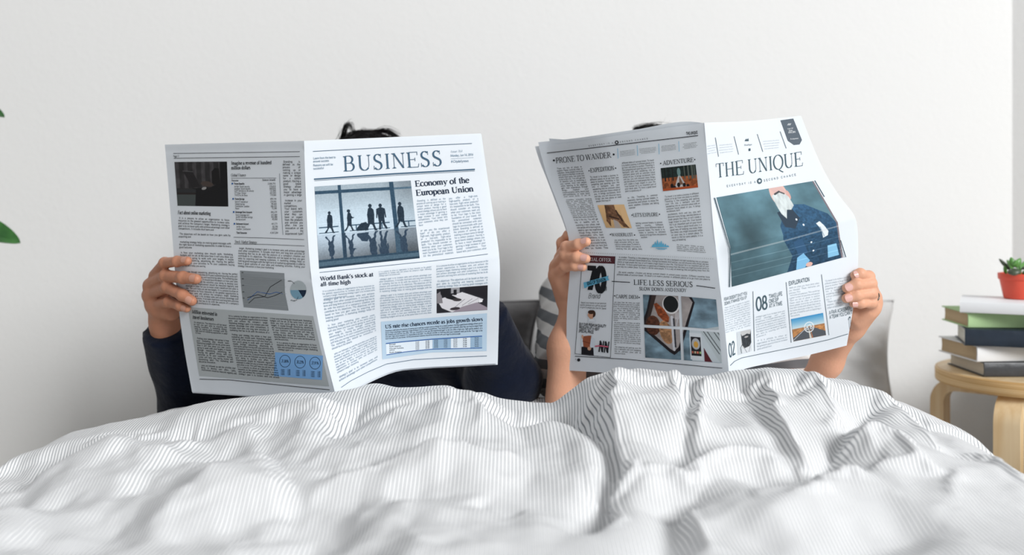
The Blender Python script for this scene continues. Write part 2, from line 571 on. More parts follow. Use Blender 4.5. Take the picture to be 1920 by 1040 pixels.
def stripe_mat():
    m = bpy.data.materials.new('striped_cotton')
    m.use_nodes = True
    nt = m.node_tree
    b = nt.nodes['Principled BSDF']
    b.inputs['Roughness'].default_value = 0.85
    b.inputs['Specular IOR Level'].default_value = 0.15
    b.inputs['Sheen Weight'].default_value = 0.1
    uvn = nt.nodes.new('ShaderNodeUVMap')
    sep = nt.nodes.new('ShaderNodeSeparateXYZ')
    nt.links.new(uvn.outputs[0], sep.inputs[0])
    mul = nt.nodes.new('ShaderNodeMath'); mul.operation = 'MULTIPLY'; mul.inputs[1].default_value = 1 / 0.0042
    nt.links.new(sep.outputs['X'], mul.inputs[0])
    fr = nt.nodes.new('ShaderNodeMath'); fr.operation = 'FRACT'
    nt.links.new(mul.outputs[0], fr.inputs[0])
    sb = nt.nodes.new('ShaderNodeMath'); sb.operation = 'SUBTRACT'; sb.inputs[1].default_value = 0.5
    nt.links.new(fr.outputs[0], sb.inputs[0])
    ab = nt.nodes.new('ShaderNodeMath'); ab.operation = 'ABSOLUTE'
    nt.links.new(sb.outputs[0], ab.inputs[0])
    mr = nt.nodes.new('ShaderNodeMapRange'); mr.interpolation_type = 'SMOOTHSTEP'
    mr.inputs['From Min'].default_value = 0.07; mr.inputs['From Max'].default_value = 0.18
    nt.links.new(ab.outputs[0], mr.inputs['Value'])
    mx = nt.nodes.new('ShaderNodeMix'); mx.data_type = 'RGBA'
    nt.links.new(mr.outputs['Result'], mx.inputs['Factor'])
    mx.inputs['A'].default_value = tuple(s2l((136, 140, 145))) + (1,)
    mx.inputs['B'].default_value = tuple(s2l((241, 241, 241))) + (1,)
    nt.links.new(mx.outputs['Result'], b.inputs['Base Color'])
    return m


M_stripe = stripe_mat()
duvet = obj('duvet', np.stack([Xo, Y, Z], -1).reshape(-1, 3), gridfaces(*X.shape)[:, ::-1].copy(), M_stripe, None, True, uv=uv)
tag(duvet, 'rumpled white duvet with thin grey pinstripes spread over the bed and both laps', 'duvet')

# ------------------------------------------------------------------ skeleton font (em = 100, caps 66, x-height 45)
def _arc(cx, cy, rx, ry, a0, a1, n):
    n = max(2, int(round(n * abs(a1 - a0) / 360.0)))
    a = np.radians(np.linspace(a0, a1, n + 1))
    return [(cx + rx * math.cos(t), cy + ry * math.sin(t)) for t in a]


# strokes: letter code t thin, T thick, a automatic + numbers; 'c' = arc (automatic); serifs after |
G = {
 'A': '72 t 10 0 35 66;T 35 66 62 0;t 19 22 53 22|10 0 62 0',
 'B': '67 T 14 0 14 66;t 14 66 32 66;c 32 50.5 16 15.5 90 -90;t 32 35 14 35;c 34 18 19 17.5 90 -90;t 34 0.5 14 0.5|12 0 12 66',
 'C': '67 c 36 33 30 33.5 50 310;t 57 50 57 66;t 56 8 61 16|',
 'D': '72 T 15 0 15 66;t 15 66 32 66;c 32 33 34 33 90 -90;t 32 0 15 0|13 0 13 66',
 'E': '61 T 14 0 14 66;t 14 66 54 66;t 54 66 54 53;t 14 34 42 34;t 42 41 42 27;t 14 0 56 0;t 56 0 59 14|12 0 12 66',
 'F': '56 T 14 0 14 66;t 14 66 52 66;t 52 66 52 53;t 14 34 40 34;t 40 41 40 27|14 0 12 66',
 'G': '72 c 36 33 30 33.5 50 330;t 57 50 57 66;T 60 8 60 30|60 30',
 'H': '72 T 15 0 15 66;T 57 0 57 66;t 15 34 57 34|15 0 15 66 57 0 57 66',
 'I': '33 T 16.5 0 16.5 66|16.5 0 16.5 66',
 'J': '39 T 24 66 24 14;c 14 14 10 14 0 -120|24 66',
 'K': '72 T 15 0 15 66;t 15 26 58 66;T 27 38 62 0|15 0 15 66 58 66 62 0',
 'L': '61 T 14 0 14 66;t 14 0 55 0;t 55 0 58 16|12 0 14 66',
 'M': '89 t 15 0 15 66;T 15 66 44 4;t 44 4 73 66;T 73 0 73 66|15 0 15 66 73 0 73 66',
 'N': '72 t 14 0 14 66;T 14 66 58 0;t 58 0 58 66|14 0 12 66 58 66',
 'O': '72 c 36 33 31 34 0 360|',
 'P': '56 T 14 0 14 66;t 14 66 30 66;c 30 48.5 19 17.5 90 -90;t 30 31 14 31|14 0 12 66',
 'Q': '72 c 36 33 31 34 0 360;T 36 0 48 -10;a 48 -10 66 -17|',
 'R': '67 T 14 0 14 66;t 14 66 31 66;c 31 49 18 17 90 -90;t 31 32 14 32;T 30 32 60 0|14 0 12 66 61 0',
 'S': '56 c 28 50 16 16 40 175;B 12.3 52 12.8 46 16 41 21 37.5 28 34 35 30.5 41 26.5 44.3 21 45 15;c 28 16 17 16.5 0 -150;t 43 66 43 51;t 9 16 9 0|',
 'T': '61 T 30.5 0 30.5 66;t 5 66 56 66;t 5 66 5 52;t 56 66 56 52|30.5 0',
 'U': '72 T 15 66 15 22;c 36.5 22 21.5 22.5 180 325;t 54 9 57.3 16 58 24 58 66|15 66 58 66',
 'V': '72 T 9 66 37 0;t 37 0 62 66|9 66 62 66',
 'W': '94 T 8 66 29 0;t 29 0 47 64;T 47 64 68 0;t 68 0 88 66|8 66 47 66 88 66',
 'X': '72 T 12 66 60 0;t 12 0 59 66|12 66 60 0 12 0 59 66',
 'Y': '72 T 10 66 36 32;t 62 66 36 32;T 36 32 36 0|10 66 62 66 36 0',
 'Z': '61 t 6 66 54 66;T 54 66 6 0;t 6 0 56 0;t 6 66 6 54;t 56 0 57 13|',
 'a': '44 T 31 4 31 30;c 20 31 11 13.5 0 155;c 17.5 13 12 13.5 0 360|33 1',
 'b': '50 T 12 0 12 68;c 27 22 16 23 0 360|10 68',
 'c': '44 c 25 22 20 23 45 315|',
 'd': '50 T 38 0 38 68;c 22 22 17 23 0 360|36 68 40 0',
 'e': '44 t 6 26 41 26;c 23 22 18 23 8 320|',
 'f': '33 T 13 0 13 54;c 23 54 10 13 180 60;t 3 44 27 44|13 0',
 'g': '50 c 23 31 14 14 0 360;a 18 17 13 9 34 3;c 24 -9 18 10 40 400;t 34 42 46 44|',
 'h': '50 T 11 0 11 68;c 25 28 13.5 17 150 0;T 38.5 28 38.5 0|11 0 9 68 38.5 0',
 'i': '28 T 14 0 14 45;D 14 61|14 0 12 45',
 'j': '28 T 16 45 16 -8;c 7 -8 9 12 0 -100;D 15 61|14 45',
 'k': '50 T 11 0 11 68;t 11 18 38 44;T 19 26 43 0|11 0 9 68 38 44 43 0',
 'l': '28 T 14 0 14 68|14 0 12 68',
 'm': '78 T 12 0 12 45;c 25 28 13 17 150 0;T 38 28 38 0;c 51 28 13 17 150 0;T 64 28 64 0|12 0 10 45 38 0 64 0',
 'n': '50 T 11 0 11 45;c 25 28 13.5 17 150 0;T 38.5 28 38.5 0|11 0 9 45 38.5 0',
 'o': '50 c 25 22 20 23 0 360|',
 'p': '50 T 12 -21 12 45;c 27 22 17 23 0 360|12 -21 9 45',
 'q': '50 T 38 -21 38 45;c 22 22 17 23 0 360|38 -21',
 'r': '33 T 12 0 12 45;c 24 30 12 15 150 55;D 31 38|12 0 9 45',
 's': '39 c 20 34 11.5 11 40 175;B 8.7 35 10 30 15 26 24 21 29.5 17 31 11;c 19 11 12 11.5 0 -150|',
 't': '28 T 13 58 13 8;c 20 8 7 8 180 300;t 2 44 26 44|',
 'u': '50 T 11 45 11 15;c 24 15 13 15 180 340;T 38 0 38 45|9 45 36 45 40 0',
 'v': '50 T 8 45 25 0;t 25 0 43 45|8 45 43 45',
 'w': '72 T 6 45 20 0;t 20 0 36 44;T 36 44 50 0;t 50 0 66 45|6 45 36 45 66 45',
 'x': '50 T 8 45 41 0;t 8 0 41 45|8 45 41 0 8 0 41 45',
 'y': '50 T 8 45 25 2;t 43 45 25 2 17 -18 6 -18|8 45 43 45',
 'z': '44 t 5 45 37 45;T 37 45 5 0;t 5 0 39 0|',
 '0': '50 c 25 33 20 33.5 0 360|', '1': '50 T 26 0 26 66;t 26 66 13 57|26 0',
 '2': '50 c 25 48 17 18.5 165 -20;T 40 41 7 1;t 7 1 44 1|',
 '3': '50 c 24 49 15 17 150 -90;c 22 17 19 18 90 -150|',
 '4': '50 t 33 66 5 18;t 5 18 46 18;T 34 0 34 66|',
 '5': '50 t 42 66 14 66;t 14 66 11 38;c 22 20 20 21 110 -150|',
 '6': '50 c 25 20 18 21 0 360;a 8 24 14 46 38 67|', '7': '50 t 6 66 44 66;T 44 66 19 0|',
 '8': '50 c 25 49 14 17 0 360;c 25 16 18 17 0 360|', '9': '50 c 25 46 18 21 0 360;a 42 42 36 20 12 0|',
 '.': '25 D 12 4|', ',': '25 D 12 4;a 14 3 9 -10|', "'": '18 T 9 68 9 52|', '-': '33 a 6 21 28 21|',
 '?': '44 c 22 50 15 16 165 -30;T 30 36 22 18;D 22 4|', '%': '83 c 18 49 13 17 0 360;c 62 17 13 17 0 360;t 58 66 22 0|',
 '$': '50 c 25 46 14 14 40 180;T 11 44 39 22;c 25 18 14 14 0 -150;t 25 -6 25 72|', '#': '50 t 14 0 20 66;t 32 0 38 66;t 4 44 48 44;t 2 22 46 22|',
 '&': '72 c 30 50 12 15 0 360;T 22 40 58 0;c 26 17 19 17 120 330;t 40 6 60 34|', ':': '28 D 14 4;D 14 38|', '/': '28 t 2 0 26 66|',
 '(': '30 c 30 28 18 38 110 250|', ')': '30 c 0 28 18 38 70 -70|', '+': '50 t 5 25 45 25;T 25 5 25 45|', ' ': '25 |',
}
_GC = {}


def glyph(ch, style, nseg):
    """-> advance, (n,4,2) quads"""
    key = (ch, style, nseg)
    if key in _GC: return _GC[key]
    thin, thick, serif, slant, xs = style
    src = G.get(ch) or G[' ']
    body, sf = src.split('|')
    if ' ' in body:
        adv, st = body.split(' ', 1)
    else:
        adv, st = body, ''
    adv = float(adv)
    quads = []

    def seg(p, q, wt, ext=0.0):
        dx, dy = q[0] - p[0], q[1] - p[1]
        L = math.hypot(dx, dy)
        if L < 1e-6: return
        ux, uy = dx / L, dy / L
        if wt is None: w = thin + (thick - thin) * abs(uy)
        else: w = wt
        w /= 2
        e = ext
        nx, ny = -uy * w, ux * w
        if wt is not None and thick > thin * 1.5 and abs(uy) < .999 and abs(uy) > .25 and wt == thick:
            nx, ny = w, 0.0  # diagonals are cut off level
            e = 0
        p2 = (p[0] - ux * e, p[1] - uy * e); q2 = (q[0] + ux * e, q[1] + uy * e)
        quads.append([(p2[0] - nx, p2[1] - ny), (q2[0] - nx, q2[1] - ny), (q2[0] + nx, q2[1] + ny), (p2[0] + nx, p2[1] + ny)])

    for s in [s for s in st.split(';') if s.strip()]:
        tk = s.split(); c = tk[0]; v = [float(a) for a in tk[1:]]
        if c == 'c':
            pts = _arc(v[0], v[1], v[2], v[3], v[4], v[5], nseg)
            for a, b in zip(pts[:-1], pts[1:]): seg(a, b, None, thin * .12)
        elif c == 'D':
            r = max(thick * .62, thin) if serif else thick * .6
            x, y = v
            quads.append([(x - r, y - r), (x + r, y - r), (x + r, y + r), (x - r, y + r)] if nseg < 10 else [(x, y - 1.2 * r), (x + 1.2 * r, y), (x, y + 1.2 * r), (x - 1.2 * r, y)])
            if nseg >= 10: quads.append([(x - .85 * r, y - .85 * r), (x + .85 * r, y - .85 * r), (x + .85 * r, y + .85 * r), (x - .85 * r, y + .85 * r)])
        else:
            wt = {'t': thin, 'T': thick, 'a': None, 'B': thick * .97}[c]
            for k in range(0, len(v) - 2, 2):
                seg((v[k], v[k + 1]), (v[k + 2], v[k + 3]), wt, thin * .3 if c in 'tB' else 0)
    if serif and sf.strip():
        v = [float(a) for a in sf.split()]
        for k in range(0, len(v), 2):
            x, y = v[k], v[k + 1]
            hw = 5.5 + thick * .45
            yy = y + (thin * .5 if y <= 0 else -thin * .5)
            quads.append([(x - hw, yy - thin * .5), (x + hw, yy - thin * .5), (x + hw, yy + thin * .5), (x - hw, yy + thin * .5)])
            sgn = 1 if y <= 0 else -1
            q = [(x - hw * .6, yy), (x + hw * .6, yy), (x + thick * .5, yy + sgn * 4), (x - thick * .5, yy + sgn * 4)]
            if nseg >= 10: quads.append(q if sgn > 0 else q[::-1])
    Q = np.array(quads, float).reshape(-1, 4, 2)
    if slant: Q[:, :, 0] += Q[:, :, 1] * slant
    Q[:, :, 0] *= xs
    _GC[key] = (adv * xs, Q)
    return _GC[key]


#          thin thick serif slant xscale
SERIF = (3.2, 9.5, True, 0, 1.0)
SERIF_L = (3.8, 10.0, True, 0, 0.96)
SERIF_B = (4.4, 12.5, True, 0, 1.02)
SERIF_C = (5.0, 12.0, True, 0, 0.80)
SANS = (8.0, 9.0, False, 0, 1.0)
SANS_T = (9.5, 10.5, False, 0, 0.92)
COND = (8.5, 9.5, False, 0, 0.62)
COND_B = (12.5, 14.5, False, 0, 0.66)
HEAVY = (15.0, 27.0, False, 0, 0.80)
SCRIPT = (4.5, 6.5, False, 0.35, 0.80)
BODY = (7.5, 9.0, False, 0, 0.80)


def line_quads(text, style, nseg, track=0.0):
    x = 0; out = []
    for ch in text:
        adv, Q = glyph(ch, style, nseg)
        if len(Q):
            out.append(Q + np.array([x, 0.0]))
        x += adv + track
    return (np.concatenate(out) if out else np.zeros((0, 4, 2))), x - track


# ------------------------------------------------------------------ sheets of newspaper
class Page:
    """one page: left, right, top, bottom outlines given at frame points, with a depth law for the bend of the paper"""

    def __init__(self, left, right, top, bottom, depth):
        self.L, self.R, self.T, self.B = [np.array(a, float) for a in (left, right, top, bottom)]
        self.D = depth

    @staticmethod
    def _ev(P, t):
        s = np.linalg.norm(np.diff(P, axis=0), axis=1)
        c = np.concatenate([[0], np.cumsum(s)]) / s.sum()
        # smooth monotone-ish interpolation through the outline points
        m = np.gradient(P, c, axis=0) if len(P) > 2 else np.repeat((P[1:] - P[:1]), 2, 0)
        k = np.clip(np.searchsorted(c, t, side='right') - 1, 0, len(P) - 2)
        h = (c[k + 1] - c[k])[:, None]; u = ((t - c[k]) / (c[k + 1] - c[k]))[:, None]
        return ((1 + 2 * u) * (1 - u) ** 2) * P[k] + (u * (1 - u) ** 2) * h * m[k] + (u * u * (3 - 2 * u)) * P[k + 1] + (u * u * (u - 1)) * h * m[k + 1]

    def grid(self, nu, nv):
        u = np.linspace(0, 1, nu); v = np.linspace(0, 1, nv)
        L = self._ev(self.L, v); R = self._ev(self.R, v); T = self._ev(self.T, u); B = self._ev(self.B, u)
        U, V = u[None, :, None], v[:, None, None]
        P = (1 - U) * L[:, None] + U * R[:, None] + (1 - V) * T[None] + V * B[None] - \
            ((1 - U) * (1 - V) * L[0] + U * (1 - V) * R[0] + (1 - U) * V * L[-1] + U * V * R[-1])
        return P

    def to3(self, p, off=0.0):
        p = np.asarray(p, float)
        return Wn(p[..., 0], p[..., 1], self.D(p[..., 0], p[..., 1]) - off)


def sheet_verts(pages, nu, nv, off=0.0, grow=None, shift=(0, 0)):
    V = []; Fc = []; b = 0
    for pg in pages:
        P = pg.grid(nu, nv)
        if grow is not None: P = grow(P)
        V.append(Wn(P[..., 0] + shift[0], P[..., 1] + shift[1], pg.D(P[..., 0], P[..., 1]) - off).reshape(-1, 3))
        Fc.append(gridfaces(nv, nu)[:, ::-1] + b); b += nu * nv
    return np.concatenate(V), np.concatenate(Fc)


class Print:
    """collects everything printed in one ink"""

    def __init__(self, page, off=0.0006): self.q = []; self.page = page; self.off = off; self.marks = [0]

    def quadmap(self, quad, S, T):
        """quad: rows of frame points from top to bottom, each row from left to right"""
        Q = np.array(quad, float)  # rows, cols, 2
        nr, nc = Q.shape[:2]
        fs = np.clip(S, -1, 2) * (nc - 1); ft = np.clip(T, -1, 2) * (nr - 1)
        i = np.clip(np.floor(fs).astype(int), 0, nc - 2); j = np.clip(np.floor(ft).astype(int), 0, nr - 2)
        a = (fs - i)[..., None]; b = (ft - j)[..., None]
        return (Q[j, i] * (1 - a) + Q[j, i + 1] * a) * (1 - b) + (Q[j + 1, i] * (1 - a) + Q[j + 1, i + 1] * a) * b

    def text(self, s, bl, br, cap, style=SERIF, up=None, nseg=14, track=0.0, fit=True, mid=None):
        """one line from bl to br (baseline), cap height in frame pixels; up = direction of the left and right stems;
        mid = baseline points between"""
        self.marks.append(len(self.q))
        Q, w = line_quads(s, style, nseg, track)
        pts = [np.array(bl, float)] + [np.array(m, float) for m in (mid or [])] + [np.array(br, float)]
        base = np.array(pts)
        d = base[-1] - base[0]; L = math.hypot(*d)
        if up is None:
            n = np.array([d[1], -d[0]]) / L
            ul = ur = n
        else:
            ul, ur = np.array(up[0], float), np.array(up[1], float)
            ul = ul / np.linalg.norm(ul); ur = ur / np.linalg.norm(ur)
        s_ = Q[..., 0] / w if fit else Q[..., 0] / w * 1.0
        f = np.clip(s_, 0, 1) * (len(base) - 1); i = np.clip(f.astype(int), 0, len(base) - 2); a = (s_ * (len(base) - 1) - i)[..., None]
        B = base[i] * (1 - a) + base[i + 1] * a
        U = ul * (1 - s_[..., None]) + ur * s_[..., None]
        self.q.append(B + U * (Q[..., 1:2] / 66.0 * cap))

    def block(self, quad, n, text, style=BODY, size=1.0, justify=True, indent=True, gaps=(), nseg=7, center=False, start=0, rx=None, lastfrac=None):
        """column of n lines filling quad"""
        self.marks.append(len(self.q))
        Qd = np.array(quad, float)
        wl = np.hypot(*(Qd[0, -1] - Qd[0, 0])); wl2 = np.hypot(*(Qd[-1, -1] - Qd[-1, 0]))
        hl = np.hypot(*(Qd[-1, 0] - Qd[0, 0])) if Qd.shape[0] == 2 else np.sum(np.hypot(*np.diff(Qd[:, 0], axis=0).T))
        pitch = hl / n
        em = pitch * 1.05 * size / 100.0           # px per unit
        words = text.split(); k = start
        newpar = True
        for li in range(n):
            if li in gaps:
                newpar = True; continue
            wcol = (wl + (wl2 - wl) * li / n)
            maxw = wcol / em
            x0 = 9.0 * style[4] * 4 if (newpar and indent) else 0.0
            lw = []; wsum = 0
            while True:
                wd = words[k % len(words)]
                ww = sum(glyph(c, style, nseg)[0] for c in wd)
                if lw and wsum + ww + 22 * style[4] * len(lw) > maxw - x0: break
                lw.append((wd, ww)); wsum += ww; k += 1
                if len(lw) > 30: break
            last = (li + 1 == n) or ((li + 1) in gaps)
            if last and len(lw) > 2 and lastfrac is not None:
                lw = lw[:max(1, int(len(lw) * lastfrac))]; wsum = sum(a[1] for a in lw)
            if justify and not (last and lastfrac is not None) and len(lw) > 1: sp = (maxw - x0 - wsum) / (len(lw) - 1)
            else: sp = 24 * style[4]
            sp = max(sp, 8)
            x = x0
            if center: x = (maxw - wsum - sp * (len(lw) - 1)) / 2
            for wd, ww in lw:
                for c in wd:
                    adv, Q = glyph(c, style, nseg)
                    if len(Q):
                        S = (Q[..., 0] + x) / maxw
                        T = (li + 0.72) / n - Q[..., 1] * em / hl
                        self.q.append(self.quadmap(Qd, S, T))
                    x += adv
                x += sp
            newpar = last
        return k

    def line(self, pts, w):
        """rule of width w (frame pixels)"""
        self.marks.append(len(self.q))
        P = np.array(pts, float)
        # resample for the bend
        out = [P[0]]
        for a, b in zip(P[:-1], P[1:]):
            n = max(1, int(np.hypot(*(b - a)) / 14))
            for k in range(1, n + 1): out.append(a + (b - a) * k / n)
        P = np.array(out)
        t = np.gradient(P, axis=0); t /= np.linalg.norm(t, axis=1)[:, None]
        nrm = np.stack([t[:, 1], -t[:, 0]], -1) * w / 2
        A, B = P - nrm, P + nrm
        self.q.append(np.stack([A[:-1], A[1:], B[1:], B[:-1]], 1))

    def disc(self, c, rx, ry=None, a0=0, a1=360, n=20):
        ry = ry or rx
        a = np.radians(np.linspace(a0, a1, n + 1))
        P = np.stack([c[0] + rx * np.cos(a), c[1] - ry * np.sin(a)], -1)
        C = np.repeat(np.array([c], float), n, 0)
        self.q.append(np.stack([C, P[:-1], P[1:], C * .5 + P[1:] * .5], 1) if False else np.stack([C, P[:-1], (P[:-1] + P[1:]) / 2, P[1:]], 1))

    def ring(self, c, rx, ry, w, n=28):
        a = np.linspace(0, 2 * np.pi, n + 1)
        self.line_closed = None
        P = np.stack([c[0] + rx * np.cos(a), c[1] - ry * np.sin(a)], -1); Qi = np.stack([c[0] + (rx - w) * np.cos(a), c[1] - (ry - w) * np.sin(a)], -1)
        self.q.append(np.stack([P[:-1], P[1:], Qi[1:], Qi[:-1]], 1))

    def star(self, c, r, n=5):
        for k in range(n):
            a = math.pi / 2 + 2 * math.pi * k / n
            p = [(c[0] + r * math.cos(a), c[1] - r * math.sin(a)), (c[0] + .45 * r * math.cos(a + math.pi / n), c[1] - .45 * r * math.sin(a + math.pi / n)),
                 (c[0], c[1]), (c[0] + .45 * r * math.cos(a - math.pi / n), c[1] - .45 * r * math.sin(a - math.pi / n))]
            self.q.append(np.array([p]))

    def poly(self, P):
        """small convex quad given by four frame points"""
        self.marks.append(len(self.q))
        self.q.append(np.array([P], float))

    def patch(self, quad, nu=24, nv=24):
        self.marks.append(len(self.q))
        s, t = np.meshgrid(np.linspace(0, 1, nu), np.linspace(0, 1, nv))
        P = self.quadmap(quad, s, t)
        i = gridfaces(nv, nu)
        self.q.append(P.reshape(-1, 2)[i])

    def build(self, name, m, parent, split=None):
        """split: every line of type, rule or column becomes a part of its own"""
        if split is None: split = name in ('rule_line', 'headline', 'text_column', 'chart_line', 'bullet_square', 'offer_text', 'star', 'table_column')
        mk = sorted(set(self.marks)) + [len(self.q)] if split else [0, len(self.q)]
        allq = self.q
        o = None
        for a, b in zip(mk[:-1], mk[1:]):
            if b <= a: continue
            Q = np.concatenate([np.asarray(q).reshape(-1, 4, 2) for q in allq[a:b]])
            ar = np.zeros(len(Q))
            for c in range(4):
                e = (c + 1) % 4
                ar += Q[:, c, 0] * Q[:, e, 1] - Q[:, e, 0] * Q[:, c, 1]
            Q[ar > 0] = Q[ar > 0][:, ::-1]
            V = self.page.to3(Q.reshape(-1, 2), self.off)
            o = obj(name, V, np.arange(len(V)).reshape(-1, 4), m, parent, False)
            o['kind'] = 'stuff' if name in ('small_print', 'text_column', 'dotted_line') else 'thing'
        self.q = []; self.marks = [0]
        return o


def photo(page, quad, nx, ny, paint, parent, name='photograph', off=0.0005, sub=None, label=None, mask=None):
    """printed picture: a fine grid lying on the paper, coloured point by point from paint(x, y), x right, y down"""
    pr = Print(page)
    nx = int(nx * 1.3); ny = int(ny * 1.3)
    s, t = np.meshgrid(np.linspace(0, 1, nx), np.linspace(0, 1, ny))
    P = pr.quadmap(quad, s, t)
    x0, x1, y0, y1 = sub or (0, 1, 0, 1)
    xx, yy = x0 + s * (x1 - x0), y0 + t * (y1 - y0)
    ex, ey = (x1 - x0) / nx, (y1 - y0) / ny
    C = sum(np.clip(paint(xx + a * ex, yy + b * ey), 0, 255) for a, b in ((-.37, -.12), (.12, -.37), (.37, .12), (-.12, .37))) / 4
    V = page.to3(P, off).reshape(-1, 3)
    fc = gridfaces(ny, nx)[:, ::-1].copy()
    if mask is not None:
        M = mask(xx, yy).ravel()
        fc = fc[M[fc].mean(1) > .5]
    o = obj(name, V, fc, M_photo, parent, True, colors=s2l(C.reshape(-1, 3)))
    if label: o['label'] = label
    return o


# painting tools for the printed pictures
def inpoly(x, y, P):
    P = np.array(P, float); c = np.zeros(x.shape, bool)
    j = len(P) - 1
    for i in range(len(P)):
        xi, yi = P[i]; xj, yj = P[j]
        c ^= ((yi > y) != (yj > y)) & (x < (xj - xi) * (y - yi) / (yj - yi + 1e-12) + xi)
        j = i
    return c


def ell(x, y, cx, cy, rx, ry, rot=0):
    c, s = math.cos(math.radians(rot)), math.sin(math.radians(rot))
    dx, dy = x - cx, y - cy
    return ((dx * c + dy * s) / rx) ** 2 + ((-dx * s + dy * c) / ry) ** 2 < 1


def put(C, m, col):
    C[m] = col if np.ndim(col) == 1 else np.asarray(col)[m]


def strip(x, y, p, q, w):
    dx, dy = q[0] - p[0], q[1] - p[1]
    t = np.clip(((x - p[0]) * dx + (y - p[1]) * dy) / (dx * dx + dy * dy), 0, 1)
    return np.hypot(x - p[0] - t * dx, y - p[1] - t * dy) < w / 2


def col(x, c): return np.ones(x.shape + (3,)) * np.array(c, float)


M_photo = vcol_mat('printed_photo', 0.75)
M_paper = mat('newsprint', (228, 234, 240), 0.8, 0.2, transl=0.10, vary=(30, 0.01))
INK_K = mat('black_ink', (24, 27, 32), 0.7, 0.2)
INK_G = mat('grey_ink', (120, 128, 136), 0.75, 0.2)
INK_B = mat('light_washed_slate_ink', (62, 92, 116), 0.75, 0.2)  # dark ink; its washing-out by light on the right page is in this colour
INK_T = mat('light_washed_text_ink', (128, 150, 168), 0.75, 0.2)  # right-page body type, its paling under bright light put into the tint
INK_N = mat('navy_ink', (28, 44, 66), 0.75, 0.2)

# ------------------------------------------------------------------ texts of the columns
TX_M = ("It is a process to allow an organization to focus resources on the greatest opportunities to increase sales and achieve the company's target. "
        "Marketing strategy's goal is to increase sales and achieve advantage over other competitions. It includes short term and long term activities of marketing "
        "that has to do with the analysis of a company's situation and contribute to it's objectives. The objectives will be based on how you gain sales by acquiring "
        "and keeping customers. A marketing strategy helps on making good messages with the right twist of marketing approaches in order to have a good outcome of "
        "your sales and marketing activities. Putting your strategy into action is how your marketing plan should work. Marketing budgets will be set, at the same "
        "time it will also show you how you're going to work with your targets, it maybe through networking, advertising etc. Having the perfect timing with your "
        "activities to fit your customers buying cycles will help you saving money and maximizing sales. The marketing plan should be innovative. It should have the "
        "details on how your sales are followed up and the activities your doing to develop your offers. Lastly, improvement should be measured regularly and "
        "assessed in order for you to know what's beneficial and what is not. This will help you set new targets.")
TX_B = ("Branding is defined as the process of coming up or making a unique name or design for a certain product. Having a good brand strategy allows you to have a "
        "major advantage in gaining a large increase in your market competitions. Your brand tells your customers what they can have or expect from the products and "
        "services you offer. Are you innovative or are you the experienced type? or do you offer a high-cost, high-quality product, or a low-cost, high-value "
        "products? It's impossible to be both. You should consider on thinking what your customers need you to be. Your logo is the main foundation of your brand. "
        "All the promotional materials should be connected with your logo to communicate with your brand.")
TX_T = ("To travel is to make a journey in different places or to go from one place to another. Traveling is like preparing and packing your life into a backpack "
        "and start wandering into an unknown place with an unknown future ahead of you. It brings excitement, thrill and joy, you will discover many things, see new "
        "places or meet people that may or will create a huge impact in your life. Your bucket list is an important part of your travel plan. To have a good travel "
        "plan is a good way of keeping you away from the stress you might encounter while on your way to a certain place. To travel is life for some people, it is a "
        "way of breaking free and getting away from the problems in life. Traveling is common especially during summer breaks in universities and school, to enjoy "
        "the warm weather. Children are taking summer breaks in almost every country. Different countries have different dates of summer break.")
TX_P = ("There are lots of places to explore. Places could be urban or suburban. Some people love to be with nature to free their minds and refresh their souls, but "
        "some like to be in the city. You will get lots of benefits such as exploring a new culture, meet new people while learning to be adaptive, gain new "
        "experiences through things, improve your communication skills, boost your self-confidence, or even build your social skills. It can be incredibly "
        "enjoyable looking back on what you have done when you traveled. These memories are precious. This world has a great number of countries and people.")

# ================================================================== left newspaper
_sp1 = np.array([(264, 570), (380, 574), (470, 579), (530, 585), (620, 600), (752, 632)], float)


def sp1(py): return np.interp(py, _sp1[:, 0], _sp1[:, 1])


def ds1(py): return 1.440 - 0.020 * np.exp(-((py - 525) / 130.0) ** 2) - 0.012 * smooth01((py - 560) / 170)


def DL1(px, py):
    t = np.maximum(sp1(py) - px, 0)
    d = ds1(py) + 0.00068 * t - 0.010 * np.sin(np.clip(t / 262, 0, 1) * math.pi) * (0.4 + .6 * smooth01((py - 450) / 200))
    d = d + 0.0016 * np.exp(-((py - 279 + (px - 440) * .02) / 5.0) ** 2)
    d = d - 0.0022 * np.exp(-np.abs(py - 500 - (px - 340) * 0.12) / 10)
    return d + 0.0010 * (vnoise(px / 55 + 3, py / 60 + 1, 4) - .5)


def DL2(px, py):
    t = np.maximum(px - sp1(py), 0)
    A = 0.006 + 0.052 * smooth01((py - 500) / 200)
    d = ds1(py) + 0.00017 * t + A * (1 - np.exp(-t / 75))
    d = d - 0.0024 * np.exp(-np.abs(py - 517 + t * .10) / 12)
    return d + 0.0012 * (vnoise(px / 60 + 7, py / 50 + 2, 8) - .5)


L1 = Page([(309, 271), (314, 330), (322, 430), (333, 560), (345, 650), (360, 734)],
          [(570, 264), (574, 380), (579, 470), (585, 530), (600, 620), (632, 752)],
          [(309, 271), (440, 267.3), (570, 264)], [(360, 734), (457, 740), (550, 746), (632, 752)], DL1)
L2 = Page([(570, 264), (574, 380), (579, 470), (585, 530), (600, 620), (632, 752)],
          [(901.5, 250), (913, 330), (921, 382), (935.5, 485), (934.5, 584), (932, 681)],
          [(570, 264), (736, 257), (901.5, 250)], [(632, 752), (658, 734), (704.6, 708.5), (741, 694.5), (788, 689), (860, 685), (932, 681)], DL2)

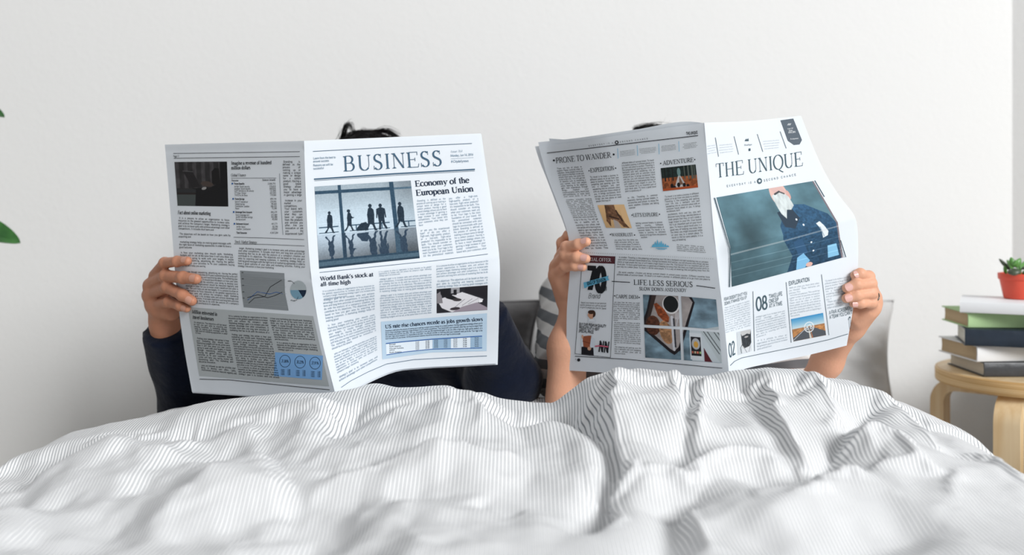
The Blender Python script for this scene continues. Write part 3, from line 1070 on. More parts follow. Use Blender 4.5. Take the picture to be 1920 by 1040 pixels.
newsL = empty('newspaper', tuple(W(590, 640, 1.45)))
tag(newsL, 'open broadsheet headed BUSINESS held up by the reader in the dark sleeve', 'newspaper')
V, Fc = sheet_verts([L1, L2], 70, 90)
frontL = obj('front_sheet', V, Fc, M_paper, newsL, True)
for k in (1, 2):
    V, Fc = sheet_verts([L1, L2], 24, 30, -0.0035 * k, shift=(0.6 * k, 1.2 * k))
    obj('inner_sheet', V, Fc, M_paper, newsL, True)

# --- left page
k_ = Print(L1, 0.0009); g_ = Print(L1, 0.0009)
k_.line([(325, 287.5), (440, 286), (562, 284)], .8); k_.line([(326, 296.5), (440, 295), (562, 293.5)], .8)
k_.line([(433, 333.8), (518, 333.5)], .6)
g_.line([(524, 325), (526.5, 380), (530.5, 440)], .7)
k_.line([(438, 444.5), (500, 446), (570, 449)], .7); k_.line([(439, 457), (500, 458), (571, 461)], .7)
k_.line([(374, 710.5), (430, 712), (500, 719), (560, 725), (618, 730.5)], 1.1)
k_.build('rule_line', INK_K, frontL)
g_.build('rule_line', INK_G, frontL)
up = ((-2, -60), (-2, -60))
k_.text('Imagine a revenue of hundred', (433.5, 308.6), (509, 307.5), 6.3, SERIF_C)
k_.text('million dollars', (433.5, 317.6), (469.5, 317), 6.3, SERIF_C)
k_.text('Fact about online marketing', (333.5, 401), (395, 403), 6.4, SERIF_C)
k_.text('Million reinvested in', (359.5, 587), (407, 592), 6.4, SERIF_C)
k_.text('travel businesses', (361, 597), (400.5, 601), 6.4, SERIF_C)
k_.build('headline', INK_K, frontL)
k_.text('Page 11', (325, 294.5), (336, 294.2), 3.6, SANS, nseg=8)
k_.text('Global Finance', (433, 330.8), (461, 330.4), 5.2, SERIF, nseg=8)
k_.text('Stock Market Strategy', (440, 455.3), (482, 456.8), 5.2, SERIF, nseg=8)
k_.block([[(529.5, 301), (562.5, 301)], [(535, 441), (569, 441)]], 27, TX_B, BODY, 1.05, gaps=(13,))
k_.block([[(334, 406), (430, 410.5)], [(334.5, 431), (431, 435)]], 5, TX_M, BODY, 1.0, lastfrac=.75)
k_.block([[(335, 436), (432, 439)], [(335, 446), (433, 449)]], 2, TX_M, BODY, 1.0, start=62, lastfrac=.3)
k_.block([[(336, 451), (433, 454.5)], [(336, 466), (434, 470)]], 3, TX_M, BODY, 1.0, start=78, lastfrac=.3)
k_.block([[(337, 471), (436, 475)], [(341, 500), (441, 504)]], 6, TX_M, BODY, 1.0, start=110, lastfrac=.6)
k_.block([[(345, 507), (445, 512)], [(352, 569), (448, 577)]], 14, TX_M, BODY, 1.0, start=140, lastfrac=.6)
k_.block([[(447, 463), (571, 469)], [(446, 501), (572, 508)]], 8, TX_M, BODY, 1.0, start=22, lastfrac=.7)
k_.block([[(362, 602), (424.5, 608)], [(367, 626), (427, 632)]], 6, TX_M, BODY, 1.0, start=60, lastfrac=.3)
k_.block([[(368, 632), (429, 637)], [(373, 680), (439, 685)]], 11, TX_M, BODY, 1.0, start=105, lastfrac=.5)
k_.block([[(376, 683), (441, 688)], [(378, 695), (444, 703)]], 3, TX_M, BODY, 1.0, start=180)
k_.block([[(427, 590), (501, 594)], [(431, 621), (505, 626)]], 7, TX_M, BODY, 1.0, start=0)
k_.block([[(433, 625), (508, 630)], [(448, 703), (524, 710)]], 18, TX_M, BODY, 1.0, start=105)
k_.block([[(504.5, 594.5), (584, 600)], [(516, 638), (592, 643)]], 10, TX_M, BODY, 1.0, start=110, lastfrac=.4)
k_.block([[(517, 640), (593, 645)], [(522, 657), (597, 663)]], 4, TX_M, BODY, 1.0, start=0, lastfrac=.5)
k_.build('text_column', INK_K, frontL)
# table
rows = [(344, 'Future Benefits', '3,568,793', 1), (349.2, 'Jenifer- Social security', '976,819', 0), (353.3, 'Jonathan- Social security', '869,870', 0),
        (357.3, 'CUPT Services co, ltd- annuity', '121,000', 0), (361.4, 'GT Group - Pension', '621,043', 0), (365.6, 'TAXCO co, ltd- Bonus', '179,984', 0),
        (372.6, 'Future Savings', '690,144', 1), (377.8, 'Sale of 2 second car', '279,991', 0), (382, 'General savings', '98,420', 0), (386.3, 'Contribution- Jonathan', '266,353', 0), (390.4, 'Reward', '75,380', 0),
        (397.3, 'Brokerage/ Bank Accounts', '846,379', 1), (402.6, 'Family brokerage Acct', '337,489', 0), (406.6, 'Jenifer individual savings', '563,980', 0), (410.8, 'Savings account', '45,000', 0),
        (419.3, 'Retirement Account', '461,771', 1), (424.6, 'Jenifer- bonus', '82,790', 0), (429, 'Jonathan- Contribution', '378,981', 0), (436, 'Total Resources', '4,567,284', 1)]
k_.text('Resources', (434, 339.6), (447, 339.8), 3.3, SANS_T, nseg=7)
k_.text('Balance Value($)', (492, 338.8), (516.5, 338.6), 3.3, SANS_T, nseg=7)
for y, a, b, hd in rows:
    f = (y - 341) / 97.0
    xl = 438.5 + 5 * f; xr = 516.5 + 5 * f
    k_.text(a, (xl, y + 1.6), (xl + len(a) * (1.30 if hd else 1.22), y + 1.9), 3.2, COND_B if hd else BODY, nseg=7)
    k_.text(b, (xr - len(b) * 1.65, y + 1.5), (xr, y + 1.6), 3.2, BODY, nseg=7)
k_.build('small_print', INK_K, frontL)
b_ = Print(L1, 0.0009)
INK_BL = mat('blue_ink', (50, 96, 160), 0.75, 0.2)
for y, x in ((344, 435.5), (372.6, 437), (397.3, 438), (419.3, 439.5)):
    b_.poly([(x - 1.3, y - 1.6), (x + 1.3, y - 1.6), (x + 1.3, y + 1.6), (x - 1.3, y + 1.6)])
b_.build('bullet_square', INK_BL, frontL)
# grey panel at the foot, chart, pie
M_pan = mat('grey_tint', (178, 184, 186), 0.8, 0.2)
p_ = Print(L1, 0.0004); p_.patch([[(352, 575.5), (587, 592.5)], [(373.5, 704.5), (617, 724)]], 40, 30); p_.build('grey_panel', M_pan, frontL)
M_pb = mat('blue_tint', (128, 176, 226), 0.8, 0.2)
p_ = Print(L1, 0.0006); p_.patch([[(516, 660), (605.5, 666.5)], [(513.5, 704.5), (603.5, 712)]], 20, 14)
bp = p_.build('blue_panel', M_pb, frontL); bp['label'] = 'light blue box with three percentage circles'
n_ = Print(L1, 0.0009)
for cx, cy, s in ((534.4, 676.7, '31,86%'), (562.7, 678.5, '30,23%'), (590.7, 680.4, '37,91%')):
    n_.ring((cx, cy), 10.4, 11.6, .8)
    n_.text(s, (cx - 6.8, cy + 2.2), (cx + 6.8, cy + 2.8), 5.2, COND, nseg=8)
    for r in range(4):
        y = cy + 17 + r * 2.9
        n_.text('Index', (cx - 8, y), (cx - .5, y + .3), 2.4, BODY, nseg=5)
        n_.text('1,208', (cx + 4, y + .4), (cx + 10, y + .7), 2.4, BODY, nseg=5)
n_.build('percentage_circles', INK_N, frontL)
p_ = Print(L1, 0.0006); p_.patch([[(450, 507), (533, 512)], [(452.5, 541), (534, 548)], [(457, 575.5), (541, 582)]], 20, 14)
ch = p_.build('chart', mat('chart_grey', (138, 144, 148), 0.8, 0.2), frontL)
c_ = Print(L1, 0.0009)
for f in (.18, .37, .55, .74, .9):
    c_.line([(450.5 + 7 * f, 507 + 68 * f + 1), (490 + 7 * f, 509.5 + 68 * f + 1), (533 + 8 * f, 512 + 70 * f)], .4)
c_.build('chart_grid', mat('pale_ink', (170, 176, 180), 0.8), frontL)
z2 = lambda x, y: (320 + x / 3.853, 480 + y / 3.853)
k_.line([z2(563, 340), z2(605, 302), z2(680, 292), z2(720, 222), z2(802, 172)], 1.0)
k_.line([z2(553, 300), z2(630, 278), z2(700, 300), z2(750, 286), z2(806, 260)], 1.0)
k_.build('chart_line', INK_K, frontL)
for y in (118, 163, 210, 257, 302): k_.text('80', z2(512 + (y - 118) * .04, y + 4), z2(526 + (y - 118) * .04, y + 5), 2.2, BODY, nseg=5)
k_.line([z2(845, 180), z2(875, 182), z2(895, 200)], .6); k_.line([z2(880, 322), z2(910, 318), z2(922, 292)], .6)
k_.text('40%', z2(848, 184), z2(872, 184), 2.2, BODY, nseg=5); k_.text('60% sales', z2(865, 322), z2(900, 328), 2.2, BODY, nseg=5)
k_.build('small_print', INK_K, frontL)
b_.line([z2(555, 318), z2(625, 257), z2(715, 273), z2(762, 260), z2(812, 272)], 1.0)
b_.build('chart_line', INK_BL, frontL)
pc = (559.2, 543.5)
p_ = Print(L1, 0.0006); p_.disc(pc, 15.0, 17.2, 0, 180, 20); p_.build('pie_slice', mat('pale_grey_blue_ink', (176, 186, 190), .8), frontL)
p_ = Print(L1, 0.0006); p_.disc(pc, 15.0, 17.2, 180, 305, 14); p_.build('pie_slice', mat('sky_blue_ink', (120, 160, 182), .8), frontL)
p_ = Print(L1, 0.0006); p_.disc(pc, 15.0, 17.2, 305, 360, 8); p_.build('pie_slice', INK_N, frontL)


def paint_laptop(x, y):
    C = col(x, (62, 60, 62))
    C *= (0.75 + 0.35 * (np.sin(x * 38) > 0.2) * (y < .6))[..., None]
    C *= (0.85 + 0.3 * vnoise(x * 12, y * 9, 3))[..., None]
    put(C, y > .62, (46, 48, 50)); put(C, (y > .70) & (y < .74), (40, 34, 34)); put(C, (y > .74) & (x < .5), (70, 76, 76))
    put(C, inpoly(x, y, [(.35, 1), (.38, .62), (.62, .60), (.8, .5), (1, .45), (1, 1)]), (26, 26, 28))
    put(C, inpoly(x, y, [(.86, 0), (1, 0), (1, .6), (.86, .6)]), (22, 22, 24))
    put(C, inpoly(x, y, [(.70, .22), (.76, .14), (.84, .15), (.86, .5), (.70, .52)]), (28, 27, 28))
    put(C, inpoly(x, y, [(.15, .21), (.34, .23), (.47, .56), (.31, .60)]), (38, 36, 38))
    put(C, strip(x, y, (.15, .21), (.34, .225), .015), (84, 84, 86))
    put(C, inpoly(x, y, [(.31, .60), (.62, .58), (.60, .63), (.35, .62)]), (24, 24, 26))
    put(C, ell(x, y, .60, .50, .12, .06, 10), (72, 62, 58)); put(C, ell(x, y, .54, .60, .05, .03, -20), (150, 148, 148))
    return C


photo(L1, [[(327, 303.5), (425.5, 302.8)], [(333, 385.5), (428, 387)]], 100, 84, paint_laptop, frontL, label='dark printed photo of a laptop on a desk')

# --- right page
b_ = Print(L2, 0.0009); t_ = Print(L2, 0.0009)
b_.line([(587, 283.6), (740, 275.5), (885, 268.7)], .9)
b_.line([(589, 335.7), (740, 325.5), (890.5, 317.3)], 2.3); b_.line([(589.5, 338.6), (740, 328.5), (890.5, 320.2)], .6)
b_.line([(599.5, 510.6), (700, 500), (820, 488), (914.8, 475.9)], .8)
b_.line([(640, 726), (658, 713.5), (690, 697), (725, 682), (775, 674), (845, 670), (913, 667)], .9)
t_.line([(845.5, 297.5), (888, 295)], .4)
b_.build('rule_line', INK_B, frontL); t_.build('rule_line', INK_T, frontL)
b_.text('BUSINESS', (643.4, 321.2), (831.5, 309.9), 28.2, (2.4, 8.4, True, 0, 1.0), up=((-1.4, -28), (-2.6, -27)), nseg=36, track=1.5)
b_.build('masthead', INK_B, frontL)
n_ = Print(L2, 0.0009)
n_.text('Economy of the', (778.8, 349.4), (880.3, 342.2), 10.6, SERIF_B, up=((-1.3, -10.5), (-1.3, -10.5)), nseg=20)
n_.text('European Union', (780.4, 366.6), (888.4, 358.4), 10.6, SERIF_B, up=((-1.3, -10.5), (-1.3, -10.5)), nseg=20)
n_.text("World Bank's stock at", (600.8, 525.8), (700.3, 517.4), 7.2, SERIF_B, nseg=16)
n_.text('all-time high', (601.5, 536.2), (658, 531.4), 7.2, SERIF_B, nseg=16)
n_.text('US rate rise chances recede as jobs growth slows', (722.4, 615.6), (905.6, 601), 6.6, SERIF_B, mid=[(814, 607.2)], nseg=14)
n_.build('headline', INK_N, frontL)
for i, s in enumerate(('Learn from the best to', 'ensure success', 'Reasons we will be', 'successful')):
    y = (298.5, 304.2, 311.6, 317.6)[i]; w = (42, 29.5, 37, 20)[i]
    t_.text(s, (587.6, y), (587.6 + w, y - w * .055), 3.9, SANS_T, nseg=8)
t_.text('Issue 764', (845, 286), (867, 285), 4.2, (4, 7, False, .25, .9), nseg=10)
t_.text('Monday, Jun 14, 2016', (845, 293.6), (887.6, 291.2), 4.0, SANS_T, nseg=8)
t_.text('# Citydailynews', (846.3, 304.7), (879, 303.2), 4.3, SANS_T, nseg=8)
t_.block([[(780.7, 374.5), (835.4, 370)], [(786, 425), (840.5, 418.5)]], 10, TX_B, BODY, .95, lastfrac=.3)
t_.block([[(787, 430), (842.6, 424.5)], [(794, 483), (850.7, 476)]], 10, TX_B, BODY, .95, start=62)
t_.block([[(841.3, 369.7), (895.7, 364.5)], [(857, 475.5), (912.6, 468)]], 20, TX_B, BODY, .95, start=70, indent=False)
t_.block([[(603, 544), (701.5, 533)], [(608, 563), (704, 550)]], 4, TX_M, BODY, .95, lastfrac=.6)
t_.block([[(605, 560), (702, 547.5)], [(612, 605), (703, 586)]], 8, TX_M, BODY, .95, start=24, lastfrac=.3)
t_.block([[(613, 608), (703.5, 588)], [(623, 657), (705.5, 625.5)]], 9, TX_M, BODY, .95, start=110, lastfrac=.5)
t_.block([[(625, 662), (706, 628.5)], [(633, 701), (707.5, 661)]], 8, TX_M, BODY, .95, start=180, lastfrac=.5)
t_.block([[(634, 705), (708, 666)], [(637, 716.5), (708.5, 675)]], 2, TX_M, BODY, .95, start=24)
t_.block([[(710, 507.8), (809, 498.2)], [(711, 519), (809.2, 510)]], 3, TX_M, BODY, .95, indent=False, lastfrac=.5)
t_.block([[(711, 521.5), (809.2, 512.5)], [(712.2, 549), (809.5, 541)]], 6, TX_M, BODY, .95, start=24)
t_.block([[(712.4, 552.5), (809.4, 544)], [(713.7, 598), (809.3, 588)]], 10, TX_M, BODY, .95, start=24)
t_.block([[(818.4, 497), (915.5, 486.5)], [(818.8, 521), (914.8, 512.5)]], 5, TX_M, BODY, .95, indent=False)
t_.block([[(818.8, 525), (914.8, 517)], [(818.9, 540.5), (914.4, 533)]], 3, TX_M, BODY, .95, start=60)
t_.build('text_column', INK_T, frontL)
M_pb2 = mat('pale_blue_tint', (180, 202, 220), 0.8, 0.2)
p_ = Print(L2, 0.0004); p_.patch([[(714.3, 602.8), (813, 595.3), (913.2, 587)], [(717, 673.5), (808, 660.5), (912.4, 657.9)]], 30, 16)
pp = p_.build('blue_panel', M_pb2, frontL); pp['label'] = 'pale blue box with a short article and a table'
n_.block([[(722.6, 618.6), (813, 610.5), (904.8, 603.5)], [(722.8, 637), (813, 629.5), (904.6, 626.7)]], 5, TX_B, BODY, 1.0, indent=False, start=0, lastfrac=.8)
n_.build('text_column', INK_N, frontL)
p_ = Print(L2, 0.0006); p_.patch([[(723.6, 644), (814, 635.5), (904, 630)], [(724.6, 665), (810, 653.5), (904, 652)]], 24, 6); p_.build('table_ground', mat('table_white', (222, 232, 240), .8), frontL)
p_ = Print(L2, 0.0007)
p_.patch([[(811, 636.3), (845.5, 633.2)], [(811, 654.3), (845.5, 653)]], 6, 4); p_.patch([[(882, 631.5), (904, 630)], [(882, 652.5), (904, 652)]], 4, 4)
p_.build('table_column', mat('table_blue', (150, 178, 202), .8), frontL)
b2 = Print(L2, 0.0009)
b2.line([(723.6, 643.8), (760, 640), (814, 635.3), (904, 629.8)], 1.7); b2.line([(724.6, 665), (760, 659.3), (810, 654.3), (904, 652)], 1.3)
b2.build('rule_line', INK_BL, frontL)
for r in range(5):
    f = r / 4.6
    y = lambda x: (np.interp(x, [723, 814, 904], [643.8, 635.3, 629.8]) + 4.0) * (1 - f) + (np.interp(x, [724, 810, 904], [665, 654.3, 652]) - .3) * f
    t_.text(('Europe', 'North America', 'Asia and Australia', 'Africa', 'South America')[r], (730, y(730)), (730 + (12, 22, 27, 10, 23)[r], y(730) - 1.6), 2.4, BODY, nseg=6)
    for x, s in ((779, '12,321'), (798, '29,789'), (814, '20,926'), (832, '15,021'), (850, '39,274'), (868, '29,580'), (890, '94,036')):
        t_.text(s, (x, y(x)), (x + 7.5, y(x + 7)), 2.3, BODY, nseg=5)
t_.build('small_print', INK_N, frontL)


def walker(ox, oy, s, lean=0, bag=False, woman=False, front=False):
    """silhouette parts of a walking figure: head at the top, feet at oy"""
    P = []
    h = s
    P.append(('e', ox + lean * .02, oy - h * .93, h * .072, h * .072))
    if front:
        P.append(('p', [(-.13, -.80), (-.03, -.86), (.03, -.86), (.13, -.80), (.15, -.45), (.11, -.45), (.10, -.62), (.09, -.42), (-.09, -.42), (-.10, -.62), (-.12, -.45), (-.15, -.45)]))
        P.append(('p', [(-.09, -.44), (.09, -.44), (.10, -.2), (.17, -.02), (.11, 0), (.03, -.2), (0, -.34), (-.02, -.2), (-.03, 0), (-.10, 0), (-.08, -.2)]))
    else:
        w = .075 if woman else .095
        P.append(('p', [(-w * .7, -.82), (-.02, -.87), (.03, -.86), (w, -.78), (w * 1.1, -.6), (w, -.42), (-w, -.42), (-w * 1.1, -.6)]))
        P.append(('p', [(-w, -.45), (w, -.45), (w * .9, -.25), (.13, -.05), (.17, -.02), (.15, .01), (.08, 0), (.03, -.2), (-.03, -.25), (-.13, -.03), (-.19, -.01), (-.20, -.05), (-.10, -.2)]))
        if woman: P.append(('p', [(.05, -.75), (.13, -.62), (.17, -.63), (.17, -.59), (.09, -.57)])); P.append(('e', ox - h * .03, oy - h * .93, h * .06, h * .07))
    if bag: P.append(('p', [(-.10, -.25), (-.15, -.33), (-.30, -.30), (-.42, -.14), (-.44, -.03), (-.1, -.02)]))
    return [(q[0], [(ox + a * h * 1.05, oy + b * h) for a, b in q[1]]) if q[0] == 'p' else q for q in P]


FIG = [walker(.135, .590, .27), walker(.335, .585, .27, woman=True), walker(.555, .600, .335, bag=True), walker(.66, .595, .325, front=True), walker(.86, .590, .325)]


def figmask(x, y):
    m = np.zeros(x.shape, bool)
    for f in FIG:
        for q in f:
            m |= ell(x, y, q[1], q[2], q[3] * .75, q[4]) if q[0] == 'e' else inpoly(x, y, q[1])
    return m


def paint_airport(x, y):
    sky = col(x, (186, 203, 215)) * (0.84 + .18 * smooth01((y - .05) / .4))[..., None]
    sky *= (1 - .22 * smooth01((x - .62) / .4) * (1 - y))[..., None]
    fl = np.array((176, 192, 206)) * (1 - .50 * smooth01((y - .60) / .42))[..., None] * (1 - .30 * smooth01((x - .35) / .6))[..., None]
    C = np.where((y > .60)[..., None], fl, sky)
    B = np.array((46, 72, 92.))
    put(C, (y > .058 + .01 * x) & (y < .098 + .01 * x) & (x < .80), B); put(C, (y > .075) & (y < .10) & (x > .78), (80, 105, 122))
    put(C, np.abs(x - .255 - .01 * y) < .016, B); put(C, (np.abs(x - .795 - .01 * y) < .022) & (y < .62), B)
    put(C, (np.abs(x - .80 - .04 * (y - .6)) < .020 + .05 * (y - .6)) & (y >= .60), (58, 82, 100))
    for a, b in ((.02, .22), (.33, .74), (.85, 1.0)):
        put(C, (np.abs(y - .515) < .007) & (x > a) & (x < b), B); put(C, (np.abs(y - .582) < .005) & (x > a) & (x < b), B)
    for a in (.40, .66, .93): put(C, (np.abs(x - a) < .005) & (y > .51) & (y < .58), B)
    put(C, figmask(x, y), (30, 46, 60))
    wob = .003 * np.sin(y * 90)
    m = figmask(x + wob, 1.20 - y * 1.0) & (y > .60)
    m = figmask(x + wob, .595 - (y - .615) * .92) & (y > .61)
    put(C, m, (44, 62, 80))
    put(C, y > .90, (42, 66, 84)); put(C, y > .925, (72, 96, 112)); put(C, y > .975, (36, 56, 72))
    put(C, (np.abs(x - .27) < .016) & (y > .6) & (y < .9), (40, 60, 78))
    for yy in (.30, .47, .74): C[np.abs(y - yy) < .002] += 14
    C += (14 * (vnoise(x * 90, y * 90, 2) - .5))[..., None]
    return C


photo(L2, [[(589.8, 349.7), (680, 343.8), (770, 338.3)], [(594, 425), (686, 417.5), (778.5, 411)], [(598.5, 503.6), (692, 493.5), (787, 483.7)]], 200, 160, paint_airport, frontL,
      label='printed photo of figures walking through a glass hall')


def paint_desk(x, y):
    C = col(x, (38, 38, 44))
    put(C, inpoly(x, y, [(.0, .45), (.28, .3), (.5, .2), (.92, .55), (.9, .62), (.55, .82), (.3, 1), (.1, .8)]), (214, 212, 216))
    put(C, inpoly(x, y, [(.3, 1), (.5, .8), (.8, .66), (1, .9), (1, 1)]), (150, 140, 150))
    put(C, inpoly(x, y, [(.0, .2), (.08, .1), (.12, .6), (0, .6)]), (130, 126, 130)); put(C, (x > .28) & (x < .45) & (y < .22), (150, 150, 154))
    put(C, inpoly(x, y, [(.06, 0), (.24, 0), (.26, .25), (.40, .42), (.48, .5), (.40, .56), (.2, .42), (.08, .25)]), (26, 26, 30))
    put(C, ell(x, y, .40, .50, .09, .06, 15), (60, 56, 58)); put(C, ell(x, y, .36, .86, .10, .06, -8), (56, 50, 54))
    put(C, inpoly(x, y, [(.33, .08), (.39, .08), (.39, .3), (.33, .3)]), (30, 30, 34))
    put(C, inpoly(x, y, [(.84, .55), (.90, .6), (.90, .66), (.84, .68)]), (240, 238, 240))
    put(C, inpoly(x, y, [(.55, 0), (1, 0), (1, .55), (.55, .2)]), (32, 30, 36))
    for a in (.35, .5, .62): put(C, strip(x, y, (a, .95 - a * .4), (a + .2, .5), .012) & (C[..., 0] > 180), (120, 120, 126))
    return C


photo(L2, [[(818.9, 541.8), (914.5, 534.5)], [(818.9, 587), (913.7, 580.8)]], 96, 48, paint_desk, frontL, label='printed photo of hands working on a paper plan')

# ================================================================== right newspaper
_sp2 = np.array([(230, 1320.5), (361, 1332), (430, 1338), (480, 1344), (517, 1347.5), (600, 1357.5), (712, 1368)], float)


def sp2(py): return np.interp(py, _sp2[:, 0], _sp2[:, 1])


def ds2(py): return 1.425 - 0.016 * np.exp(-((py - 470) / 120.0) ** 2) - 0.012 * smooth01((py - 560) / 150)


def DR1(px, py):
    t = np.maximum(sp2(py) - px, 0)
    d = ds2(py) + 0.00060 * t - 0.010 * np.sin(np.clip(t / 300, 0, 1) * math.pi) + 0.030 * smooth01((t - 180) / 120) * smooth01((430 - py) / 150)
    d = d - 0.0020 * np.exp(-np.abs(py - 478 - (px - 1200) * .04) / 10)
    return d + 0.0014 * (vnoise(px / 50 + 11, py / 60 + 5, 14) - .5)


def DR2(px, py):
    t = np.maximum(px - sp2(py), 0)
    yc = 471 - (px - 1343) * .245
    A = 0.004 + 0.034 * smooth01((py - 560) / 130)
    d = ds2(py) + 0.00026 * t + A * (1 - np.exp(-t / 55))
    d = d - 0.012 * np.exp(-np.abs(py - yc) / 45) * smooth01(t / 40)
    d = d + 0.012 * smooth01((yc - py) / 160) * smooth01(t / 200)
    return d + 0.0012 * (vnoise(px / 60 + 17, py / 50 + 12, 18) - .5)


R1 = Page([(1010, 274), (1016, 296), (1024.6, 326), (1047, 385), (1064, 437), (1069.6, 470), (1068, 515), (1063.5, 570), (1062.5, 694)],
          [(1320.5, 230), (1332, 361), (1338, 430), (1344, 480), (1347.5, 517), (1357.5, 600), (1368, 712)],
          [(1010, 274), (1080, 265.5), (1174, 251), (1242, 240.5), (1320.5, 230)], [(1062.5, 694), (1160, 700), (1260, 706), (1368, 712)], DR1)
R2 = Page([(1320.5, 230), (1332, 361), (1338, 430), (1344, 480), (1347.5, 517), (1357.5, 600), (1368, 712)],
          [(1502, 217), (1517, 256), (1533.6, 296), (1551.7, 332.4), (1575, 368.7), (1603, 407), (1609, 459), (1608.5, 500), (1600, 575), (1587.5, 647.5)],
          [(1320.5, 230), (1400, 227), (1502, 217)], [(1368, 712), (1376, 700), (1392, 693), (1442, 681), (1517, 665), (1587.5, 647.5)], DR2)
newsR = empty('newspaper', tuple(W(1350, 600, 1.43)))
tag(newsR, 'open broadsheet headed THE UNIQUE held up by the reader in the striped shirt', 'newspaper')
V, Fc = sheet_verts([R1, R2], 70, 90)
frontR = obj('front_sheet', V, Fc, M_paper, newsR, True)
R1b = Page([(1009, 266.5), (1017, 296), (1026, 326), (1048, 385), (1065, 437), (1070.5, 470), (1069, 515), (1065, 570), (1064, 693)], R1.R,
           [(1009, 266.5), (1080, 258.8), (1190, 243), (1305, 228.6), (1320.5, 231)], [(1064, 693), (1160, 699), (1260, 705), (1368, 712)], DR1)
R1c = Page([(1003, 274.5), (1011, 300), (1023, 330), (1044, 385), (1062, 435), (1070, 470), (1070, 515), (1066, 570), (1065, 692)], R1.R,
           [(1003, 274.5), (1020, 274), (1030, 261), (1060, 261.5), (1190, 246), (1305, 232), (1320.5, 232)], [(1065, 692), (1160, 698), (1260, 704), (1368, 712)], DR1)
R1d = Page([(1029.5, 259.5), (1036, 296), (1046, 340), (1058, 385), (1070, 437), (1074, 470), (1074, 515), (1070, 570), (1068, 690)], R1.R,
           [(1029.5, 259.5), (1062, 261.5), (1190, 246), (1305, 232), (1320.5, 232)], [(1068, 690), (1160, 697), (1260, 703), (1368, 711)], DR1)
R1c.T = np.array([(1003, 274.5), (1080, 264), (1190, 248), (1305, 233), (1320.5, 232)], float)
for k, pg in enumerate((R1b, R1c, R1d)):
    V, Fc = sheet_verts([pg, R2], 24, 40, -0.003 * (k + 1))
    obj('inner_sheet', V, Fc, M_paper, newsR, True)

z5 = lambda x, y: (1000 + x / 3.853, 210 + y / 3.853)
z6 = lambda x, y: (1050 + x / 4.0, 450 + y / 4.0)
z7 = lambda x, y: (1300 + x / 3.853, 200 + y / 3.853)
z8 = lambda x, y: (1330 + x / 4.0, 450 + y / 4.0)

k_ = Print(R1, 0.0009)
k_.line([z5(98, 296), z5(400, 262), z5(800, 214), z5(1190, 170)], 1.3)
k_.line([z6(112, 870), z6(500, 893), z6(900, 930), z6(1217, 960)], 1.1)
k_.line([z6(388, 309), z6(525, 317)], 1.3); k_.line([z6(1022, 341), z6(1163, 361)], 1.3)
k_.line([z6(165, 175), z6(140, 480), z6(112, 852)], .8); k_.line([z6(413, 122), z6(395, 500), z6(378, 880)], .8); k_.line([z6(112, 852), z6(378, 880)], .8)
k_.build('rule_line', INK_K, frontR)
for f in np.linspace(0, 1, 62):
    x = 180 + f * 965; y = 92 + f * 48
    k_.disc(z6(x, y), .55, n=5)
k_.build('dotted_line', INK_K, frontR)
b_ = Print(R1, 0.0009)
for x, a, b in ((608, 262, 335), (750, 240, 315), (905, 228, 305), (1050, 210, 285)): b_.line([z5(x, a), z5(x + 4, b)], .8)
M_cy = mat('cyan_ink', (96, 176, 210), .75)
b_.build('rule_line', M_cy, frontR)
S0 = SERIF_L
heads = [('PRONE TO WANDER', z5(163, 370), z5(562, 328), 10.2, (-.10, -1)), ('EXPEDITION', z5(412, 436), z5(585, 418), 7.6, (-.12, -1)), ('ADVENTURE', z5(935, 384), z5(1157, 359), 7.8, (-.06, -1)),
         ("LET'S EXPLORE", z5(722, 756), z5(903, 751), 6.6, (-.2, -1)), ('WANDERLUST', z5(567, 897), z5(722, 895), 6.0, (-.25, -1)), ('LIFE LESS SERIOUS', z6(552, 334), z6(997, 352), 9.6, (-.05, -1)),
         ('SLOW DOWN AND ENJOY', z6(594, 376), z6(950, 389), 6.2, (-.05, -1)), ('CARPE DIEM', z6(418, 434), z6(586, 440), 6.3, (0, -1))]
for s, a, b, c, u in heads: k_.text(s, a, b, c, SERIF_L if c > 9 else (4.6, 11, True, 0, .96), up=(u, u), nseg=26 if c > 9 else 16)
k_.build('headline', INK_K, frontR)
for p in (z5(402, 424), z5(594, 405), z5(920, 371), z5(1166, 343), z5(713, 744), z5(911, 738), z5(557, 884), z5(731, 888), z6(409, 418), z6(594, 430)): k_.disc(p, 1.2, n=10)
for p in (z5(148, 349), z5(580, 306)): k_.disc(p, 1.9, n=14)
k_.build('small_print', INK_K, frontR)
k_.text('EVERYDAY IS A', (1103.8, 274.8), (1149.5, 268.9), 2.6, COND, nseg=8, track=34)
k_.text('SECOND CHANCE', (1162.5, 267.3), (1214.5, 261), 2.6, COND, nseg=8, track=34)
k_.disc((1156.3, 266.9), 3.5, n=18)
k_.text('THE UNIQUE', (1287, 252.8), (1308, 250.4), 5.0, COND_B, nseg=10)
k_.block([[(1042.8, 314.5), (1090, 310.5)], [(1056, 366), (1106, 363)], [(1074, 407), (1119, 405)], [(1098, 468), (1141, 467)]], 38, TX_P, BODY, .95, gaps=(14,), nseg=6)
k_.block([[(1104.5, 330.5), (1158.8, 326)], [(1118, 380), (1166, 376)]], 11, TX_T, BODY, .95, nseg=6, lastfrac=.7)
k_.block([[(1150, 448), (1195, 447.5)], [(1156, 468.5), (1205, 469)]], 5, TX_T, BODY, .95, start=94, nseg=6)
k_.block([[(1164.5, 304), (1226, 298)], [(1172.6, 361), (1231, 356.5)]], 13, TX_T, BODY, .95, start=160, nseg=6, lastfrac=.7)
k_.block([[(1175, 369), (1232.5, 363)], [(1179.5, 392.5), (1236.5, 388)]], 5, TX_T, BODY, .95, start=130, nseg=6, lastfrac=.2)
